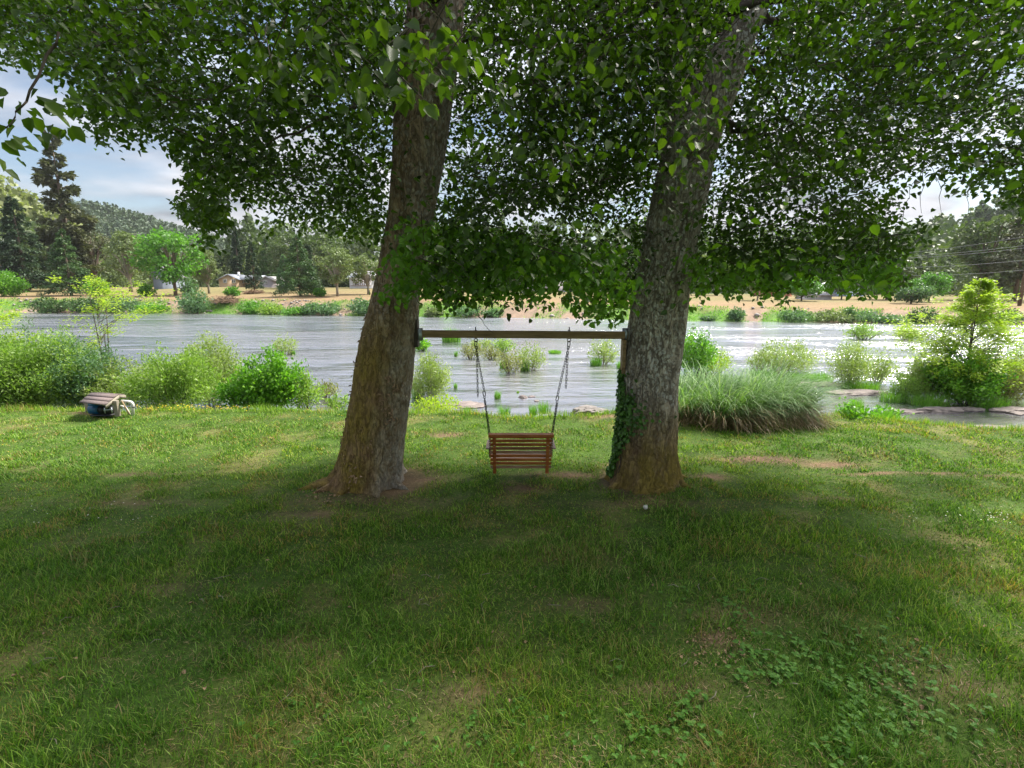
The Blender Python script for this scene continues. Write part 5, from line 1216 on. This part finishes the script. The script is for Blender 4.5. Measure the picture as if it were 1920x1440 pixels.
pu = empty('water_pump', (P2(190, 770).x, pp.y + .1, 0), 'blue and black irrigation pump sitting under the shingled roof', 'pump')
mb = MB(); cpt = P2(178, 767, .05); mb.tube([cpt + Vector((-.13, 0, 0)), cpt + Vector((-.10, 0, 0)), cpt + Vector((.14, 0, 0)), cpt + Vector((.17, 0, 0))], [.08, .15, .15, .08], 18); mb.box(cpt + Vector((.0, 0, .15)), (.22, .18, .08)); mb.build('motor', M['blue'], pu)
mb = MB(); c3 = P2(198, 768, .05); mb.tube([c3 + Vector((-.16, 0, 0)), c3 + Vector((.0, 0, 0))], .12, 16); mb.tube([c3 + Vector((.0, 0, 0)), c3 + Vector((.04, 0, 0)), c3 + Vector((.18, 0, 0))], [.06, .15, .13], 16); mb.tube([c3 + Vector((.1, 0, .1)), c3 + Vector((.1, 0, .26))], .035, 10); mb.box((c3.x - .05, c3.y, .035), (.62, .3, .03)); mb.build('pump_body', M['black'], pu)
mb = MB(); c4 = P2(203, 769, -.12)
mb.tube([c4 + Vector((-.12, 0, .0)), c4 + Vector((.12, 0, .02))], .014, 8); mb.tube([c4 + Vector((-.1, 0, -.10)), c4 + Vector((-.1, 0, .07))], .012, 8); mb.tube([c4 + Vector((.1, 0, -.10)), c4 + Vector((.1, 0, .07))], .012, 8); mb.build('fittings', M['steel'], pu)
pi_ = empty('water_pipe', (P2(250, 770).x, pp.y, 0), 'white plastic pipe bending down to the ground right of the pump', 'pipe')
def elbow(pts, r, n=6):
    out_ = [Vector(pts[0])]
    for i in range(1, len(pts) - 1):
        A, B, C_ = Vector(pts[i - 1]), Vector(pts[i]), Vector(pts[i + 1]); u = (A - B).normalized() * r; v = (C_ - B).normalized() * r
        for q in range(n + 1): t_ = q / n; out_.append((1 - t_) ** 2 * (B + u) + 2 * t_ * (1 - t_) * B + t_ ** 2 * (B + v))
    out_.append(Vector(pts[-1])); return out_
mb = MB(); e0 = P2(228, 752, .1); e1 = P2(249, 754, .1); e2 = P2(248.5, 778, .1); e2.z = -.1; mb.tube(elbow([e0, e1, e2], .10), .042, 12); mb.build('elbow_pipe', M['pvc'], pi_, True)
mb = MB(); f0 = P2(226, 761, .2); f1 = P2(236, 764, .2); f2 = P2(243, 777, .1); mb.tube(elbow([f0, f1, f2], .07), .030, 10); mb.build('curved_hose', M['pvc'], pi_, True)
mb = MB(); mb.tube([P2(228, 751, .0), P2(243, 777, -.05)], .02, 8); tag(mb.build('wooden_stake', M['sedgedry']), 'thin tan stake leaning beside the white pipe', 'stake')
mb = MB()
for c_, dr in ((e1 + Vector((-.14, 0, 0)), (1, 0, 0)), (e1 + Vector((0, 0, -.14)), (0, 0, 1))): mb.tube([c_ - Vector(dr) * .012, c_ + Vector(dr) * .012], .046, 12)
mb.build('clamp', M['black'], pi_)

# ------------------------------------------------------------------ lawn grass
def grassmat():
    m, t, o = newmat('lawn grass'); a = attr(t); g_ = t.nodes.new('ShaderNodeNewGeometry').outputs['Position']
    flat = t.nodes.new('ShaderNodeVectorMath'); flat.operation = 'MULTIPLY'; flat.inputs[1].default_value = (1, 1, 0); t.links.new(g_, flat.inputs[0])
    n_ = tnoise(t, .9, 4, .6, flat.outputs[0], .3); n2_ = tnoise(t, .33, 3, .5, flat.outputs[0], .3)
    green = ramp(t, a.outputs['Fac'], [(0, (.032, .09, .007)), (.45, (.082, .195, .011)), (.8, (.17, .31, .025)), (1, (.36, .46, .12))])
    dryc = ramp(t, a.outputs['Fac'], [(0, (.14, .11, .03)), (.5, (.27, .21, .07)), (1, (.42, .33, .16))])
    f = ramp(t, n_, [(.50, (0, 0, 0)), (.66, (1, 1, 1))]); pick = mth(t, 'GREATER_THAN', mth(t, 'FRACT', mth(t, 'MULTIPLY', a.outputs['Fac'], 37.7)), mth(t, 'SUBTRACT', .96, mth(t, 'MULTIPLY', f, .45)))
    c = mixc(t, pick, green, dryc)
    c = mixc(t, 1, c, ramp(t, n2_, [(.35, (.85, .95, 1.0)), (.65, (1.3, 1.15, .9))]), 'MULTIPLY')
    p = princ(t, None, c, .55, spec=.3); tr = t.nodes.new('ShaderNodeBsdfTranslucent'); t.links.new(mixc(t, 1, c, (1.4, 1.5, .6), 'MULTIPLY'), tr.inputs[0])
    mx = t.nodes.new('ShaderNodeMixShader'); mx.inputs[0].default_value = .35; t.links.new(p.outputs[0], mx.inputs[1]); t.links.new(tr.outputs[0], mx.inputs[2]); t.links.new(mx.outputs[0], o.inputs[0]); return m
M['grass'] = grassmat()
gr = np.random.default_rng(77)
mb = MB()
def lawn_band(y0, y1, dens, hmin, hmax, wd, xf=1.25):
    area_w = lambda y: y * xf + 1.5
    n = int(dens * (y1 - y0) * 2 * area_w((y0 + y1) / 2)); y = gr.uniform(y0, y1, n); x = gr.uniform(-1, 1, n) * area_w(y)
    k = y < edgeY(x) + .25; x, y = x[k], y[k]
    d = dirtf(x, y); cl = fbm(x * 2.2, y * 2.2, 66, 3); k = (gr.random(len(x)) > d * .85) & (gr.random(len(x)) < .45 + 1.1 * cl); x, y = x[k], y[k]; cl = cl[k]; d = d[k]
    for cx, cy, rr in ((-2.38, YL, .72), (2.33, YR, .62)):
        kk = (x - cx) ** 2 + (y - cy) ** 2 > rr ** 2; x, y, cl, d = x[kk], y[kk], cl[kk], d[kk]
    n = len(x); P = np.stack([x, y, hgt(x, y) - .01], 1)
    H_ = (hmin + (hmax - hmin) * gr.random(n) ** 2) * (.55 + .9 * sstep(.35, .7, cl)) * (1 - .4 * d)
    az = gr.uniform(0, 6.283, n); blades(mb, P, H_, wd * gr.uniform(.7, 1.3, n), H_ * gr.uniform(.3, 1.2, n), az, gr.random(n), 2, .15)
lawn_band(2.5, 4.6, 4000, .03, .15, .0075)
lawn_band(4.6, 6.8, 3000, .03, .13, .009)
lawn_band(6.8, 10, 2000, .03, .10, .011)
lawn_band(10, 15.6, 950, .03, .10, .016)
# cut straw lying between the blades
tb_ = MB(); n = 36000; y = 2.5 + 10 * gr.random(n) ** 1.5; x = gr.uniform(-1, 1, n) * (y * 1.25 + 1.5); k = (fbm(x * 2.2, y * 2.2, 69, 3) > .42) | (dirtf(x, y) > .4); x, y = x[k], y[k]; n = len(x)
blades(tb_, np.stack([x, y, hgt(x, y) + .004], 1), gr.uniform(.004, .03, n), .007, gr.uniform(.03, .09, n), gr.uniform(0, 6.283, n), gr.random(n), 2)
tag(tb_.build('cut_straw', M['sedgedry']), 'dry cut straw lying in the lawn', 'straw', None, 'stuff')
# longer single blades near the camera
n = 9000; y = gr.uniform(2.6, 7.5, n); x = gr.uniform(-1, 1, n) * (y * 1.2 + 1.5); cl = fbm(x * .9, y * .9, 67, 3); k = cl > .5; x, y = x[k], y[k]; n = len(x)
blades(mb, np.stack([x, y, hgt(x, y)], 1), gr.uniform(.10, .22, n), .009, gr.uniform(.03, .13, n), gr.uniform(0, 6.283, n), gr.random(n) * .6 + .35, 3, .1)
# unmown fringe at the top of the bank
n = 16000; x = gr.uniform(-19, 19, n); y = edgeY(x) + gr.uniform(-.55, .5, n); P = np.stack([x, y, hgt(x, y)], 1)
blades(mb, P, gr.uniform(.08, .26, n) * (.5 + fbm(x * 1.2, y, 68, 3)), .012, gr.uniform(.03, .12, n), gr.uniform(0, 6.283, n), gr.random(n) * .5 + .5, 2, .1)
tag(mb.build('lawn_grass', M['grass']), 'uneven green lawn grass with dry patches', 'grass', None, 'stuff')

# clover and broad weeds, lower right
def weeds(n, pxr, pyr, size, label, name, matk, hz=.05, seed=1):
    r = np.random.default_rng(seed); Ps = []; Ds = []; Ns = []
    for k in range(n):
        p = at_z(r.normal(sum(pxr) / 2, (pxr[1] - pxr[0]) / 3.2), r.normal(sum(pyr) / 2, (pyr[1] - pyr[0]) / 3), 0)
        if fbm(np.array([p.x * 1.5]), np.array([p.y * 1.5]), 71, 3)[0] < .42: continue
        h = r.uniform(.4, 1.2) * hz
        for q in range(3):
            a = q * 2.094 + r.random(); Ps.append((p.x, p.y, H1(p.x, p.y) + h)); Ds.append((math.cos(a), math.sin(a), .15)); Ns.append((r.normal(0, .2), r.normal(0, .2), 1))
    mb = MB(); n_ = len(Ps); leaves(mb, np.array(Ps), np.array(Ds), unit(np.array(Ns)), size * r.uniform(.7, 1.3, n_), size * .95, r.random(n_), fold=.1, droop=.1)
    return tag(mb.build(name, M[matk]), label, 'ground cover', None, 'stuff')
weeds(760, (1260, 1720), (1215, 1420), .036, 'round leafed clover spread across the lower right lawn', 'clover', 'clover', .07)
weeds(120, (600, 1260), (1290, 1430), .03, 'scattered clover leaves along the bottom of the lawn', 'clover', 'clover', .06, 2)
weeds(140, (1280, 1420), (1100, 1180), .03, 'small clover patch beside the leaf litter', 'clover', 'clover', .05, 3)
def scatter(n, pxr, pyr, size, label, name, matk, z=.06, seed=1, cat='flowers', nb=5, clump=None):
    r = np.random.default_rng(seed); Ps = []; Ds = []; Ns = []
    for k in range(n):
        px, py = r.uniform(*pxr), r.uniform(*pyr); p = at_z(px, py, 0); zz = H1(p.x, p.y) + z * r.uniform(.3, 1.2)
        for q in range(nb): a = q * 6.283 / nb + r.random() * .4; Ps.append((p.x, p.y, zz)); Ds.append((math.cos(a), math.sin(a), .4)); Ns.append((0, -.3, 1))
    mb = MB(); leaves(mb, np.array(Ps), np.array(Ds), unit(np.array(Ns)), size, size * .8, r.random(len(Ps)), hexa=False)
    return tag(mb.build(name, M[matk]), label, cat, None, 'stuff')
scatter(110, (255, 470), (766, 773), .022, 'yellow buttercups along the lawn edge below the left willows', 'buttercups', 'petal', .16, 1)
scatter(70, (560, 1000), (768, 790), .016, 'yellow buttercups dotted on the bright lawn beyond the mossy trunk', 'buttercups', 'petal', .10, 2)
scatter(60, (0, 560), (785, 860), .014, 'yellow buttercups dotted on the left lawn', 'buttercups', 'petal', .06, 3)
scatter(26, (1700, 1900), (955, 985), .012, 'tiny white daisies on the right lawn', 'daisies', 'white', .05, 4)
scatter(24, (60, 340), (935, 985), .012, 'tiny white daisies on the left lawn', 'daisies', 'white', .05, 5)
def litter(n, pxr, pyr, label, seed, size=.035):
    r = np.random.default_rng(seed); n_ = n; P = np.array([[*at_z(r.uniform(*pxr), r.uniform(*pyr), 0)] for _ in range(n)]); P[:, 2] = hgt(P[:, 0], P[:, 1]) + .03 * r.random(n)
    mb = MB(); leaves(mb, P, unit(r.normal(0, 1, (n, 3)) * [1, 1, .3]), unit(r.normal(0, .4, (n, 3)) + [0, 0, 1]), size * r.uniform(.6, 1.4, n), size * .7, r.random(n), fold=.4)
    return tag(mb.build('fallen_leaves', M['dryleaf']), label, 'fallen leaves', None, 'stuff')
litter(90, (1290, 1400), (1165, 1245), 'dry tan leaf litter on the bare patch in the lower right lawn', 1)
litter(120, (0, 1900), (930, 1340), 'single dry leaves scattered over the near lawn', 2, .05)
tw_ = MB()
for k in range(46):
    p_ = at_z(gr.uniform(60, 1860), gr.uniform(950, 1400), .02); a_ = gr.uniform(0, 6.28); l_ = gr.uniform(.05, .22); tw_.tube([p_, p_ + Vector((math.cos(a_) * l_ * .5, math.sin(a_) * l_ * .5, .02)), p_ + Vector((math.cos(a_ + .3) * l_, math.sin(a_ + .3) * l_, .01))], .004, 4)
tag(tw_.build('fallen_twigs', M['post']), 'thin grey twigs lying in the near lawn', 'twigs', None, 'stuff')
litter(40, (560, 640), (915, 945), 'dry leaves beside the roots of the mossy trunk', 3, .05)
litter(26, (1600, 1720), (1230, 1300), 'dry tan leaves near the clover', 4)

# ------------------------------------------------------------------ hazy air
m, t, o = newmat('haze air'); pv = t.nodes.new('ShaderNodeVolumePrincipled'); pv.inputs['Density'].default_value = .00011; pv.inputs['Color'].default_value = (.93, .96, 1, 1); pv.inputs['Anisotropy'].default_value = .2
t.links.new(pv.outputs[0], o.inputs['Volume']); M['haze'] = m
mb = MB(); mb.box((0, 720, 58), (5400, 1680, 132)); hz = tag(mb.build('haze', M['haze']), 'thin bluish haze over the valley', 'haze', None, 'stuff')
